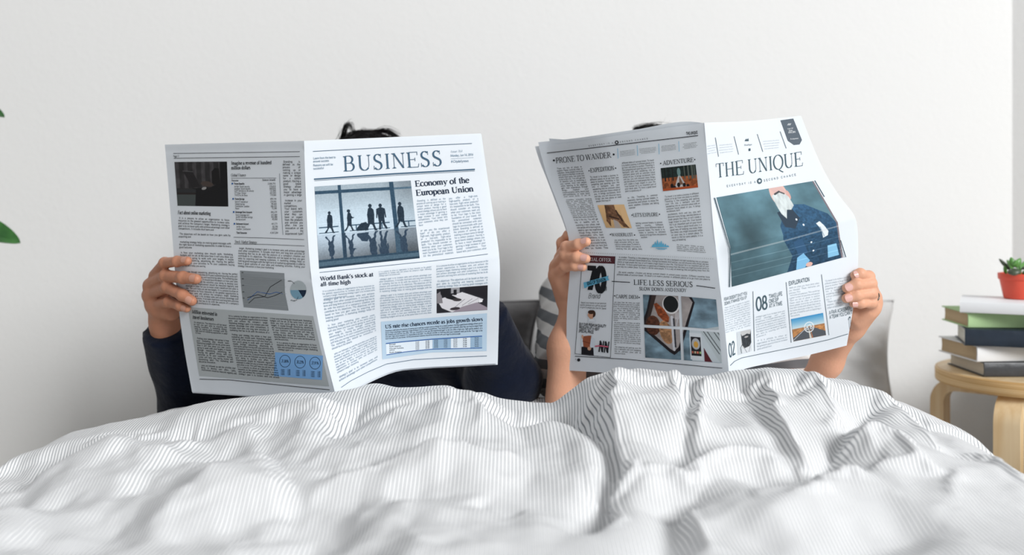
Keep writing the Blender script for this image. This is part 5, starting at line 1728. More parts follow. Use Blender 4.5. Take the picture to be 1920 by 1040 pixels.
class Hand:
    """fingers: list of (joints [(px,py,offset to the paper)], radii); positions relative to a page's depth law"""

    def __init__(self, D, fingers, thumb, palm, wrist, elbow, rw, re, bulge=None, web=()):
        P = lambda q: W(q[0], q[1], float(D(q[0], q[1])) + q[2])
        self.f = [([P(j) for j in js], rs) for js, rs in fingers]
        self.th = ([P(j) for j in thumb[0]], thumb[1])
        self.palm = [(P(a), P(b), ra, rb) for a, b, ra, rb in palm]
        self.wrist = P(wrist); self.elbow = np.array(elbow, float); self.rw = rw; self.re = re
        self.bulge = bulge

    def sdf(self, P):
        fd = None
        for js, rs in self.f + [self.th]:
            d = None
            for a, b, ra, rb in zip(js[:-1], js[1:], rs[:-1], rs[1:]):
                c = d_cap(P, a, b, ra, rb)
                d = c if d is None else smin(d, c, 0.004)
            # knuckle swelling
            for j, r in zip(js[1:-1], rs[1:-1]):
                d = smin(d, np.sqrt(((P - np.asarray(j, np.float32)) ** 2).sum(-1)) - r * 1.05, 0.003)
            fd = d if fd is None else smin(fd, d, 0.0016)
        pd = None
        for a, b, ra, rb in self.palm:
            c = d_cap(P, a, b, ra, rb)
            pd = c if pd is None else smin(pd, c, 0.012)
        d = smin(fd, pd, 0.007)
        w, e = self.wrist, self.elbow
        m = w + (e - w) * 0.42
        arm = smin(d_cap(P, w, m, self.rw, self.re * .92), d_cap(P, m, e, self.re * .92, self.re), 0.02)
        d = smin(d, arm, 0.016)
        return d

    def mesh(self, h=0.0016, to=1.0):
        pts = [j for js, _ in self.f for j in js] + self.th[0] + [q for p in self.palm for q in p[:2]] + [self.wrist, self.wrist + (self.elbow - self.wrist) * to]
        A = np.array(pts); lo, hi = A.min(0) - 0.018, A.max(0) + 0.018
        lo = np.minimum(lo, (self.wrist + (self.elbow - self.wrist) * to) - self.re * 1.2); hi = np.maximum(hi, (self.wrist + (self.elbow - self.wrist) * to) + self.re * 1.2)
        v, f = snets(self.sdf, lo, hi, h)
        return smoothed(v, f, 1, 0.4), f

    def nails(self, parent, m, ups):
        for (js, rs), n0, on in zip(self.f, ups, [1] * 4):
            a, b = js[-2], js[-1]
            ax = (b - a) / np.linalg.norm(b - a)
            n = np.array(n0, float); n = n - ax * (n @ ax); n /= np.linalg.norm(n)
            s = np.cross(ax, n)
            r = rs[-1] * 1.035
            c = b - ax * rs[-1] * 0.15
            V = []; nu, nv = 9, 9
            for i in range(nv):
                q = -1 + 2 * i / (nv - 1)
                for j in range(nu):
                    p = -1 + 2 * j / (nu - 1)
                    th = p * 0.82 * math.sqrt(max(0.0, 1 - 0.55 * q ** 4))
                    l = q * rs[-1] * 0.80 * math.sqrt(max(0.05, 1 - 0.30 * p * p))
                    rr = r * (1.0 if l < 0 else 1.0 - 0.04 * (l / rs[-1]))
                    V.append(c + ax * l + rr * (math.cos(th) * n + math.sin(th) * s) + n * 0.0003)
            obj('fingernail', np.array(V), gridfaces(nv, nu), m, parent, True)


def head_sdf(c, R, woman=False):
    """head centred on c, local frame: x right, y back (face at -y), z up"""
    q = lambda x, y, z: c + R @ np.array([x, y, z])
    w = 0.94 if woman else 1.0

    def f(P):
        d = d_ell(P, q(0, .012, .022), (.074 * w, .092 * w, .088), R)
        d = smin(d, d_ell(P, q(0, -.020, -.030), (.058 * w, .066 * w, .078), R), .03)
        d = smin(d, d_ell(P, q(0, -.048, -.085), (.026, .026, .022), R), .03)
        d = smin(d, d_cap(P, q(0, -.086, .008), q(0, -.106, -.028), .007, .011), .012)     # nose
        for s in (-1, 1):
            d = smin(d, d_ell(P, q(s * .010, -.098, -.030), (.008, .009, .007), R), .006)
            d = smin(d, d_ell(P, q(s * .036, -.062, -.022), (.018, .018, .018), R), .035)    # cheek
            d = smin(d, d_ell(P, q(s * .031, -.078, .024), (.020, .010, .006), R), .012)    # brow
            d = smin(d, d_ell(P, q(s * .076 * w, .012, -.006), (.008, .018, .030), R), .008)  # ear
            e = d_ell(P, q(s * .031, -.090, .003), (.015, .010, .0075), R)
            d = -smin(-d, e, .006)
            d = smin(d, d_ell(P, q(s * .031, -.0765, .0085), (.0145, .0115, .0065), R), .003)
        d = smin(d, d_cap(P, q(-.016, -.086, -.052), q(.016, -.086, -.052), .006, .006), .006)
        d = smin(d, d_cap(P, q(-.012, -.084, -.061), q(.012, -.084, -.061), .007, .007), .005)
        d = smin(d, d_cap(P, q(0, .02, -.06), q(0, .045, -.15), .050 * w, .052 * w), .02)   # neck
        return d
    return f, q


def join(parts):
    V = []; Fq = []; b = 0
    for v, f in parts:
        V.append(v); Fq.append(f + b); b += len(v)
    return np.concatenate(V), np.concatenate(Fq)


M_skinL = mat('skin_tan', (190, 132, 104), 0.5, 0.35, bump=(260, 0.0005), vary=(45, 0.05), sss=0.10)
M_skinR = mat('skin_warm', (224, 168, 138), 0.5, 0.35, bump=(260, 0.0004), vary=(45, 0.04), sss=0.10)
M_nailL = mat('nail_tan', (204, 152, 132), 0.28, 0.5)
M_nailR = mat('nail_rose', (226, 178, 168), 0.28, 0.5)
M_eye = mat('eye_white', (225, 222, 218), 0.2, 0.5)
M_iris = mat('eye_brown', (60, 40, 28), 0.2, 0.5)
M_hair = mat('dark_hair', (12, 10, 10), 0.55, 0.25)
M_robe = mat('navy_wool', (12, 20, 37), 0.9, 0.1, bump=(35, 0.004), vary=(60, 0.10), sheen=0.15)


def torso_prims(cx, sh, S, chest, pel, hips):
    return S


def person(label, cx, head_c, head_rx, shL, shR, chest, belly, pelvis, elL, elR, handL, handR, skin, woman):
    root = empty('person', (cx, 1.70, MAT_Z))
    tag(root, label, 'person', 'readers in bed')
    R = rotm(rx=head_rx)
    hf, q = head_sdf(head_c, R, woman)
    k = 0.88 if woman else 1.0

    def body(P):
        d = d_ell(P, chest, (.155 * k, .105 * k, .15))
        d = smin(d, d_ell(P, belly, (.135 * k, .105 * k, .13)), .06)
        d = smin(d, d_ell(P, pelvis, (.155, .13, .095)), .06)
        mid = (shL + shR) / 2
        d = smin(d, d_cap(P, shL, shR, .050 * k, .050 * k), .06)
        d = smin(d, d_cap(P, mid + [0, .01, 0], q(0, .045, -.13), .060 * k, .050 * k), .05)
        for s, sh_, el in ((-1, shL, elL), (1, shR, elR)):
            d = smin(d, d_cap(P, sh_, el, .046 * k, .034 * k), .03)
        for s in (-1, 1):
            hip = np.array([pelvis[0] + s * .085, pelvis[1] - .02, pelvis[2] - .045])
            kn = np.array([pelvis[0] + s * .10, 1.26, .375]); an = np.array([pelvis[0] + s * .09, 0.90, .345])
            d = smin(d, d_cap(P, hip, kn, .066, .048), .03)
            d = smin(d, d_cap(P, kn, an, .048, .034), .02)
            d = smin(d, d_cap(P, an, an + [0, -.10, .035], .032, .022), .02)
        return d
    lo = (cx - .36, .74, .30); hi = (cx + .36, 2.14, head_c[2] - .09)
    hb = snets(lambda P: smin(body(P), hf(P), .02), lo, hi, .0085)
    hb = (smoothed(*hb, 2), hb[1])
    hh = snets(hf, head_c - .13, head_c + [.13, .13, .125], .0032)
    parts = [hb, hh]
    for h in (handL, handR):
        if h is not None: parts.append(h.mesh())
    v, f = join(parts)
    bd = obj('body', v, f, skin, root, True)
    for s in (-1, 1):
        c = q(s * .031, -.0735, .002)
        m_ = MB(); m_.lathe(c, [(0.0105 * math.cos(math.radians(a)), 0.0105 * math.sin(math.radians(a))) for a in range(-85, 86, 17)], 14)
        m_.build('eye', M_eye, root, True)
        m_ = MB(); ci = q(s * .031, -.0806, .0005); m_.lathe(ci, [(0.0048 * math.cos(math.radians(a)), 0.0048 * math.sin(math.radians(a))) for a in range(-85, 86, 34)], 10)
        m_.build('iris', M_iris, root, True)
        m_ = MB(); m_.tube([q(s * (.016 + .012 * t), -.092 + .004 * t, .026 + .004 * math.sin(t * 1.6)) for t in np.linspace(0, 2.2, 7)], [.0010, .0014, .0015, .0014, .0013, .0010, .0006], 5)
        m_.build('eyebrow', M_hair, root, True)
    m_ = MB(); m_.tube([q(x, -.0935 + abs(x) * .25, -.0565 + (x * x) * 6) for x in np.linspace(-.02, .02, 7)], .0016, 5)
    m_.build('mouth_line', mat('lip_line', (120, 62, 54), .6), root, True)
    return root, body, q, R


# ---- left reader (dark sleeve)
LH = Hand(DL1, [
    ([(290, 516, .020), (309, 493, .000), (332, 490, -.0095), (351, 489, -.0085)], [.0095, .0088, .0080, .0072]),
    ([(280, 534, .022), (311, 517, -.004), (343, 520, -.0125), (368, 523, -.0100)], [.0105, .0100, .0092, .0080]),
    ([(278, 553, .024), (314, 538, -.006), (342, 553, -.0125), (360, 564, -.0090)], [.0102, .0096, .0088, .0078]),
    ([(284, 572, .024), (317, 566, -.004), (338, 573, -.0095), (350, 578, -.0080)], [.0090, .0086, .0076, .0066])],
    ([(312, 588, .046), (330, 560, .030), (352, 536, .022), (372, 520, .018)], [.014, .012, .0105, .009]),
    [((296, 526, .028), (306, 588, .052), .013, .017), ((288, 540, .028), (304, 590, .050), .014, .017), ((287, 556, .028), (303, 588, .046), .014, .016),
     ((292, 574, .026), (308, 590, .036), .012, .015), ((300, 580, .022), (322, 586, .022), .013, .014)],
    (309, 612, .056), W(362, 765, 1.78), .025, .036)
ROBE_EL2 = W(945, 712, 1.66)
shL1, shR1 = np.array([-.455, 1.97, .60]), np.array([-.115, 1.97, .60])
headL = np.array([-.280, 1.93, .800])
LH2 = Hand(DL2, [([(905, 470, .040), (885, 466, .024), (862, 470, .020), (842, 474, .018)], [.0095, .009, .008, .007]),
                 ([(912, 488, .042), (890, 486, .024), (864, 490, .020), (842, 494, .018)], [.010, .0095, .0085, .0075]),
                 ([(914, 506, .042), (892, 506, .024), (868, 510, .020), (848, 514, .018)], [.010, .0095, .0085, .0075]),
                 ([(910, 524, .042), (892, 526, .024), (872, 530, .020), (856, 533, .018)], [.009, .0085, .0075, .0065])],
           ([(895, 540, .060), (880, 520, .050), (866, 500, .042), (856, 484, .036)], [.013, .011, .010, .009]),
           [((905, 478, .046), (898, 556, .070), .013, .017), ((908, 500, .046), (900, 558, .070), .014, .017), ((905, 524, .046), (902, 558, .066), .012, .015)],
           (902, 580, .075), ROBE_EL2, .025, .036)
pL, bodyL, qL, RL = person('reader in a navy robe behind the BUSINESS newspaper, messy black hair above it', -.28,
                           headL, math.radians(8), shL1, shR1, np.array([-.28, 1.93, .53]), np.array([-.28, 1.84, .46]), np.array([-.28, 1.72, .425]),
                           LH.elbow, ROBE_EL2, LH, LH2, M_skinL, False)
cam_n = lambda up: [(-.15, -1, .35 * up)] * 4
LH.nails(pL, M_nailL, [(-.1, -1, .55), (-.1, -1, .25), (-.1, -1, .05), (-.1, -1, -.1)])


def ripples(P, a, s):
    return a * (np.sin(P[..., 0] * s + 2 * np.sin(P[..., 2] * s * .6)) * np.sin(P[..., 2] * s * .8 + P[..., 1] * s * .5) + .5 * np.sin(P[..., 1] * s * 1.7 + P[..., 2] * s))


def cuffcap(P, a, b, ra, rb, end):
    """tapered sleeve ending flat at b, `end` metres beyond the joint"""
    a = np.asarray(a, np.float32); b = np.asarray(b, np.float32)
    ax = (b - a) / np.linalg.norm(b - a)
    d = d_cap(P, a, b + ax * .03, ra, rb)
    return np.maximum(d, (P - (b + ax * end)) @ ax)


def robe_sdf(P):
    k = 1.0
    d = d_ell(P, (-.28, 1.93, .53), (.180, .128, .165))
    d = smin(d, d_ell(P, (-.28, 1.83, .45), (.170, .135, .13)), .06)
    d = smin(d, d_ell(P, (-.27, 1.72, .42), (.20, .165, .112)), .05)
    d = smin(d, d_cap(P, shL1, shR1, .070, .070), .05)
    d = smin(d, d_cap(P, shL1, LH.elbow, .066, .056), .03)
    d = smin(d, d_cap(P, shR1, ROBE_EL2, .070, .060), .03)
    d = smin(d, cuffcap(P, LH.elbow, LH.wrist, .055, .038, -.006), .02)
    d = smin(d, cuffcap(P, ROBE_EL2, LH2.wrist, .056, .038, -.004), .02)
    # neck opening
    d = np.maximum(d, -d_cap(P, (-.28, 1.90, .68), (-.28, 1.80, .58), .062, .02))
    return d + ripples(P, .0022, 55)


v, f = snets(robe_sdf, (-.74, 1.45, .33), (.08, 2.16, .72), .0058)
obj('robe', smoothed(v, f, 1), f, M_robe, pL, True)['label'] = 'navy blue woollen robe'


def strand_hair(q, R, parent, n, mess, seed, rxyz=(.080, .098, .094), spread=1.0, tufts=()):
    r = np.random.RandomState(seed)
    c = q(0, .014, .026)

    def cap(P):
        d = d_ell(P, c, rxyz, R)
        face = d_ell(P, q(0, -.10, -.030), (.066, .070, .085), R)
        low = -(((P - q(0, 0, -.045).astype(np.float32)) @ R[:, 2].astype(np.float32)))
        return np.maximum(np.maximum(d, -face), low) + .0015 * np.sin(P[..., 0] * 260 + 3 * np.sin(P[..., 1] * 90))
    v, f = snets(cap, c - .115, c + .115, .0045)
    m_ = MB()
    for k in range(n):
        th = r.uniform(0, 2 * math.pi); ph = math.acos(r.uniform(.15, 1.0))
        d0 = np.array([math.sin(ph) * math.cos(th), math.sin(ph) * math.sin(th), math.cos(ph)])
        p = np.array([d0[0] * rxyz[0], d0[1] * rxyz[1], d0[2] * rxyz[2]]) * .97
        tang = np.cross(d0, [r.uniform(-1, 1), r.uniform(-1, 1), r.uniform(-.3, .3)]); tang /= np.linalg.norm(tang)
        L = r.uniform(.02, .055) * mess
        lift = r.uniform(.15, .8) * mess
        pts = []
        for t in np.linspace(0, 1, 6):
            off = tang * L * t + d0 * L * lift * (t - t * t * 1.05)
            pts.append(c + R @ (p + off))
        m_.tube(pts, [.00075, .0007, .0006, .0005, .0004, .0002], 3)
    for pts, rad, cnt in tufts:
        pts = np.array(pts)
        for j in range(cnt):
            o = r.normal(0, .0030, 3); o2 = r.normal(0, .0045, 3)
            m_.tube([p + o * (1 - t) + o2 * t for p, t in zip(pts, np.linspace(0, 1, len(pts)))], [rad * (1 - .7 * t) for t in np.linspace(0, 1, len(pts))], 3)
    hv, hfc = np.array(m_.v), m_.f
    obj('hair', np.concatenate([v, hv]), [tuple(x) for x in f] + [tuple(i + len(v) for i in q_) for q_ in hfc], M_hair, parent, True)


dh = 1.93
tuftsL = [([W(642, 262, dh), W(645, 246, dh), W(648, 236, dh), W(654, 231.5, dh), W(658, 233, dh)], .0007, 34),
          ([W(655, 232, dh), W(661, 240, dh), W(667, 250, dh), W(680, 249, dh), W(700, 252, dh)], .0005, 16),
          ([W(650, 256, dh), W(668, 248, dh), W(686, 247, dh), W(706, 252, dh)], .0007, 22),
          ([W(674, 256, dh), W(690, 250, dh), W(712, 246, dh), W(730, 246, dh), W(748, 258, dh)], .0007, 46),
          ([W(695, 254, dh), W(705, 247, dh), W(717, 243.5, dh), W(728, 246, dh), W(744, 256, dh)], .0007, 36),
          ([W(676, 250, dh), W(676, 244, dh), W(681, 242, dh), W(686, 248, dh)], .0003, 8),
          ([W(634, 262, dh), W(636, 250, dh), W(641, 238, dh)], .00028, 8)]
strand_hair(qL, RL, pL, 1500, .8, 5, tufts=tuftsL, rxyz=(.082, .098, .089))

# ---- right reader (striped shirt)
RH1 = Hand(DR1, [
    ([(1053, 478, .030), (1054, 455, .020), (1066, 441, .014), (1084, 436, .012)], [.0090, .0085, .0078, .0070]),
    ([(1050, 482, .020), (1062, 463, -.002), (1084, 458, -.0095), (1100, 453, -.0085)], [.0095, .0088, .0080, .0070]),
    ([(1042, 499, .020), (1060, 478, -.004), (1082, 482, -.0105), (1099, 485, -.0085)], [.0098, .0090, .0082, .0072]),
    ([(1041, 516, .020), (1060, 499, -.004), (1078, 498, -.0095), (1093, 501, -.0075)], [.0092, .0085, .0075, .0064])],
    ([(1058, 548, .040), (1066, 526, .030), (1078, 506, .022), (1090, 490, .018)], [.013, .0115, .010, .0085]),
    [((1052, 492, .026), (1062, 556, .046), .012, .014), ((1045, 506, .026), (1061, 556, .044), .012, .014), ((1044, 520, .024), (1062, 556, .040), .012, .014), ((1050, 522, .016), (1064, 546, .026), .010, .012)],
    (1069, 580, .042), W(1060, 748, 1.62), .0165, .033)
RH2 = Hand(DR2, [
    ([(1638, 548, .016), (1629, 518, -.001), (1613, 513, -.0095), (1603, 516, -.0085)], [.0085, .0080, .0075, .0068]),
    ([(1640, 556, .016), (1632, 531, -.006), (1606, 533, -.0125), (1588, 540, -.0090)], [.0092, .0088, .0080, .0072]),
    ([(1640, 566, .018), (1633, 549, -.008), (1606, 553, -.0125), (1587, 559, -.0090)], [.0092, .0088, .0080, .0072]),
    ([(1638, 576, .018), (1634, 567, -.006), (1614, 568, -.0105), (1600, 569, -.0080)], [.0085, .0080, .0070, .0062])],
    ([(1606, 600, .040), (1590, 582, .032), (1576, 566, .024), (1566, 552, .018)], [.013, .0115, .010, .0085]),
    [((1636, 556, .022), (1600, 612, .044), .011, .013), ((1636, 568, .022), (1604, 610, .042), .012, .014), ((1633, 578, .020), (1608, 604, .036), .012, .014), ((1628, 584, .012), (1606, 600, .024), .011, .012)],
    (1590, 622, .048), W(1500, 750, 1.66), .0172, .0235)
shL2, shR2 = np.array([.112, 1.96, .590]), np.array([.425, 1.96, .595])
headR = np.array([.276, 1.93, .815])
pR, bodyR, qR, RR = person('reader in a grey and white striped shirt holding up THE UNIQUE newspaper, bare forearms', .27,
                           headR, math.radians(8), shL2, shR2, np.array([.27, 1.93, .54]), np.array([.27, 1.84, .46]), np.array([.27, 1.72, .425]),
                           RH1.elbow, RH2.elbow, RH1, RH2, M_skinR, True)
RH1.nails(pR, M_nailR, [(.1, 1, .2), (-.1, -1, .6), (-.1, -1, .25), (-.1, -1, .05)])
RH2.nails(pR, M_nailR, [(-.35, -1, .25), (-.35, -1, .15), (-.35, -1, .0), (-.35, -1, -.05)])
# ring on the third finger
a, b = RH2.f[2][0][0], RH2.f[2][0][1]
ax = (b - a) / np.linalg.norm(b - a); cc = a + (b - a) * .62
u1 = np.cross(ax, [0, 0, 1.0]); u1 /= np.linalg.norm(u1); u2 = np.cross(ax, u1)
m_ = MB(); m_.tube([cc + .0098 * (math.cos(t) * u1 + math.sin(t) * u2) for t in np.linspace(0, 2 * math.pi, 25)], .0011, 6)
m_.build('ring', mat('ring_metal', (90, 84, 78), .25, .8), pR, True)


def shirt_sdf(P):
    d = d_ell(P, (.27, 1.93, .54), (.160, .118, .165))
    d = smin(d, d_ell(P, (.27, 1.83, .45), (.155, .125, .13)), .06)
    d = smin(d, d_ell(P, (.27, 1.73, .42), (.182, .158, .112)), .05)
    d = smin(d, d_cap(P, shL2, shR2, .048, .048), .05)
    d = smin(d, cuffcap(P, shL2, shL2 + (RH1.elbow - shL2) * .80, .056, .058, .0), .03)
    d = smin(d, cuffcap(P, shR2, shR2 + (RH2.elbow - shR2) * .86, .068, .060, .0), .03)
    d = np.maximum(d, -d_cap(P, (.27, 1.90, .70), (.27, 1.82, .62), .066, .03))
    return d + ripples(P, .0022, 60)


v, f = snets(shirt_sdf, (-.03, 1.50, .33), (.60, 2.14, .74), .0052)
v = smoothed(v, f, 1)
axL = (RH1.elbow - shL2) / np.linalg.norm(RH1.elbow - shL2); axR = (RH2.elbow - shR2) / np.linalg.norm(RH2.elbow - shR2)
tz = (.66 - v[:, 2]) * 1.0
tl = (v - shL2) @ axL; tr = (v - shR2) @ axR
wl = smooth01((d_ell(v, (.27, 1.90, .50), (.150, .12, .16)) - .005) / .03) * (v[:, 0] < .27)
wr = smooth01((d_ell(v, (.27, 1.90, .50), (.150, .12, .16)) - .005) / .03) * (v[:, 0] >= .27)
band = tz + .004 * np.sin(v[:, 0] * 30) + .10 * (v[:, 0] - .27) * np.sign(v[:, 0] - .27)
shirt = obj('striped_shirt', v, f, None, pR, True, colors=np.stack([band, band, band], -1))
shirt['label'] = 'grey and white striped cotton shirt'
ms = bpy.data.materials.new('striped_jersey'); ms.use_nodes = True
nt = ms.node_tree; bs = nt.nodes['Principled BSDF']; bs.inputs['Roughness'].default_value = .9; bs.inputs['Specular IOR Level'].default_value = .15
at = nt.nodes.new('ShaderNodeAttribute'); at.attribute_name = 'Col'
sp_ = nt.nodes.new('ShaderNodeSeparateColor'); nt.links.new(at.outputs['Color'], sp_.inputs[0])
mu = nt.nodes.new('ShaderNodeMath'); mu.operation = 'MULTIPLY'; mu.inputs[1].default_value = 1 / .034; nt.links.new(sp_.outputs[0], mu.inputs[0])
fr = nt.nodes.new('ShaderNodeMath'); fr.operation = 'FRACT'; nt.links.new(mu.outputs[0], fr.inputs[0])
gt = nt.nodes.new('ShaderNodeMath'); gt.operation = 'GREATER_THAN'; gt.inputs[1].default_value = .5; nt.links.new(fr.outputs[0], gt.inputs[0])
mx = nt.nodes.new('ShaderNodeMix'); mx.data_type = 'RGBA'; nt.links.new(gt.outputs[0], mx.inputs['Factor'])
mx.inputs['A'].default_value = tuple(s2l((112, 116, 120))) + (1,); mx.inputs['B'].default_value = tuple(s2l((214, 214, 212))) + (1,)
nt.links.new(mx.outputs['Result'], bs.inputs['Base Color'])
shirt.data.materials.append(ms)
tuftsR = [([W(1190, 243, dh), W(1208, 237, dh), W(1224, 234.5, dh), W(1240, 236, dh), W(1258, 240, dh)], .0006, 30),
          ([W(1236, 240, dh), W(1240, 232, dh), W(1238, 226, dh)], .00025, 5), ([W(1250, 240, dh), W(1252, 233, dh), W(1256, 228, dh)], .00025, 5),
          ([W(1200, 242, dh), W(1205, 234, dh), W(1216, 230, dh)], .00022, 5)]
strand_hair(qR, RR, pR, 1300, .6, 11, tufts=tuftsR, rxyz=(.079, .098, .088))

# ------------------------------------------------------------------ pillows
def pillow(label, c, w, h, t, tilt, seed, m, roll=0.0, yaw=0.0):
    nu, nv = 60, 46
    u, v_ = np.meshgrid(np.linspace(-1, 1, nu), np.linspace(-1, 1, nv))
    cn = (1 - 0.055 * (1 - np.abs(v_) ** 1.5) * np.abs(u) ** 3)
    x = u * w / 2 * (1 - 0.07 * (1 - v_ ** 2) * np.abs(u)); z = v_ * h / 2 * (1 - 0.09 * (1 - u ** 2) * np.abs(v_))
    th = t / 2 * np.clip((1 - np.abs(u) ** 3.2), 0, 1) ** .55 * np.clip((1 - np.abs(v_) ** 3.2), 0, 1) ** .55
    r = np.abs(np.sin(u * 7 + 3 * fbm(u * 2 + 5, v_ * 2 + 5, seed)))
    wr = .016 * (fbm(u * 3 + 9, v_ * 4 + 9, seed + 3) - .5) + .012 * (np.abs(2 * fbm(u * 5 + v_ * 3 + 9, v_ * 3 - u + 9, seed + 7) - 1))
    wr = wr * np.clip(th / .02, 0, 1)
    Rm = rotm(rx=tilt, ry=roll, rz=yaw)
    V = np.concatenate([np.stack([x, -th - wr, z], -1).reshape(-1, 3), np.stack([x, th + wr, z], -1).reshape(-1, 3)])
    V = V @ Rm.T + np.array(c)
    f1 = gridfaces(nv, nu); f2 = gridfaces(nv, nu)[:, ::-1] + nu * nv
    root = empty('pillow', tuple(c))
    tag(root, label, 'pillow')
    obj('cushion', V, np.concatenate([f1, f2]), m, root, True)
    # piped seam
    edge = [(s, -1) for s in np.linspace(-1, 1, 24)] + [(1, s) for s in np.linspace(-1, 1, 18)][1:] + [(s, 1) for s in np.linspace(1, -1, 24)][1:] + [(-1, s) for s in np.linspace(1, -1, 18)][1:]
    pts = []
    for a, b in edge:
        xx = a * w / 2 * (1 - 0.07 * (1 - b ** 2) * abs(a)); zz = b * h / 2 * (1 - 0.09 * (1 - a ** 2) * abs(b))
        pts.append(np.array([xx, 0, zz]) @ Rm.T + np.array(c))
    m_ = MB(); m_.tube(pts, .0035, 6); m_.build('piping', m, root, True)
    return root


M_pillR = mat('pillow_light_grey', (206, 205, 204), .85, .15, bump=(18, .004))
M_pillL = mat('pillow_charcoal', (96, 95, 96), .45, .45, bump=(18, .004))
pillow('light grey pillow against the wall behind the reader in the striped shirt', (.462, 2.13, .440), .73, .29, .15, math.radians(-16), 71, M_pillR, roll=math.radians(2))
pillow('dark charcoal pillow standing behind the left reader, its corner showing between the two readers', (-.285, 2.13, .438), .69, .28, .15, math.radians(-16), 75, M_pillL, roll=math.radians(1))

# ------------------------------------------------------------------ stool
M_birch = bpy.data.materials.new('birch_plywood'); M_birch.use_nodes = True
nt = M_birch.node_tree; bs = nt.nodes['Principled BSDF']; bs.inputs['Roughness'].default_value = .45
tc = nt.nodes.new('ShaderNodeTexCoord'); mp = nt.nodes.new('ShaderNodeMapping'); mp.inputs['Scale'].default_value = (60, 60, 3)
wn = nt.nodes.new('ShaderNodeTexNoise'); wn.inputs['Scale'].default_value = 1.0; wn.inputs['Detail'].default_value = 5
nt.links.new(tc.outputs['Object'], mp.inputs['Vector']); nt.links.new(mp.outputs['Vector'], wn.inputs['Vector'])
cr = nt.nodes.new('ShaderNodeValToRGB'); nt.links.new(wn.outputs['Fac'], cr.inputs[0])
cr.color_ramp.elements[0].position = .3; cr.color_ramp.elements[0].color = tuple(s2l((226, 190, 138))) + (1,)
cr.color_ramp.elements[1].position = .7; cr.color_ramp.elements[1].color = tuple(s2l((246, 222, 182))) + (1,)
nt.links.new(cr.outputs[0], bs.inputs['Base Color'])
M_ply = bpy.data.materials.new('laminated_edge'); M_ply.use_nodes = True
nt = M_ply.node_tree; bs = nt.nodes['Principled BSDF']; bs.inputs['Roughness'].default_value = .5
tc = nt.nodes.new('ShaderNodeTexCoord'); mp = nt.nodes.new('ShaderNodeMapping'); mp.inputs['Scale'].default_value = (3, 3, 420)
wn = nt.nodes.new('ShaderNodeTexNoise'); wn.inputs['Scale'].default_value = 1.0; wn.inputs['Detail'].default_value = 2
nt.links.new(tc.outputs['Object'], mp.inputs['Vector']); nt.links.new(mp.outputs['Vector'], wn.inputs['Vector'])
cr = nt.nodes.new('ShaderNodeValToRGB'); nt.links.new(wn.outputs['Fac'], cr.inputs[0])
cr.color_ramp.elements[0].position = .38; cr.color_ramp.elements[0].color = tuple(s2l((206, 164, 106))) + (1,)
cr.color_ramp.elements[1].position = .62; cr.color_ramp.elements[1].color = tuple(s2l((240, 208, 156))) + (1,)
nt.links.new(cr.outputs[0], bs.inputs['Base Color'])
SX, SY, SZ, SR = 1.004, 1.925, 0.457, 0.172
stool = empty('stool', (SX, SY, 0))
tag(stool, 'round birch stool with bentwood legs beside the bed, books stacked on it', 'stool')
m_ = MB()
m_.lathe((SX, SY, SZ - .027), [(SR - .004, 0), (SR - .001, .0015), (SR, .004), (SR, .023), (SR - .001, .0255), (SR - .004, .027)], 96)
autosmooth(m_.build('seat', M_ply, stool, True), 30)
m_ = MB(); m_.lathe((SX, SY, SZ - .0002), [(SR - .0045, 0), (SR - .0045, .0004)], 96, False, True)
m_.build('seat_veneer', M_birch, stool)
for ang in (50, 140, 230, 320):
    a = math.radians(ang); ux, uy = math.cos(a), math.sin(a); wx_, wy_ = -uy, ux
    # bent strip profile in (r, z)
    zt = SZ - .028; R0 = .182; th = .026; rb = .050
    outer = [(.055, zt)] + [(R0 - rb + rb * math.sin(t), zt - rb + rb * math.cos(t)) for t in np.linspace(0, math.pi / 2, 12)] + [(R0, 0.0)]
    ri = rb - th
    inner = [(.055, zt - th)] + [(R0 - rb + ri * math.sin(t), zt - rb + ri * math.cos(t)) for t in np.linspace(0, math.pi / 2, 12)] + [(R0 - th, 0.0)]
    prof = outer + inner[::-1]; n = len(outer)
    V = []
    for s in (-1, 1):
        for k2, e in ((0, .0225), ):
            V += [(SX + ux * r + wx_ * e * s, SY + uy * r + wy_ * e * s, z) for r, z in prof]
    N = len(prof); Fc = []
    for i in range(N):
        j = (i + 1) % N
        Fc.append((i, j, N + j, N + i))
    for i in range(n - 1):
        Fc.append((i, N - 1 - i, N - 2 - i, i + 1)); Fc.append((N + i + 1, N + N - 2 - i, N + N - 1 - i, N + i))
    o = obj('leg', np.array(V), Fc, M_birch, stool, False)
    me = o.data
    import bmesh
    bm = bmesh.new(); bm.from_mesh(me); bmesh.ops.recalc_face_normals(bm, faces=bm.faces)
    bm.to_mesh(me); bm.free()
    autosmooth(o, 25)


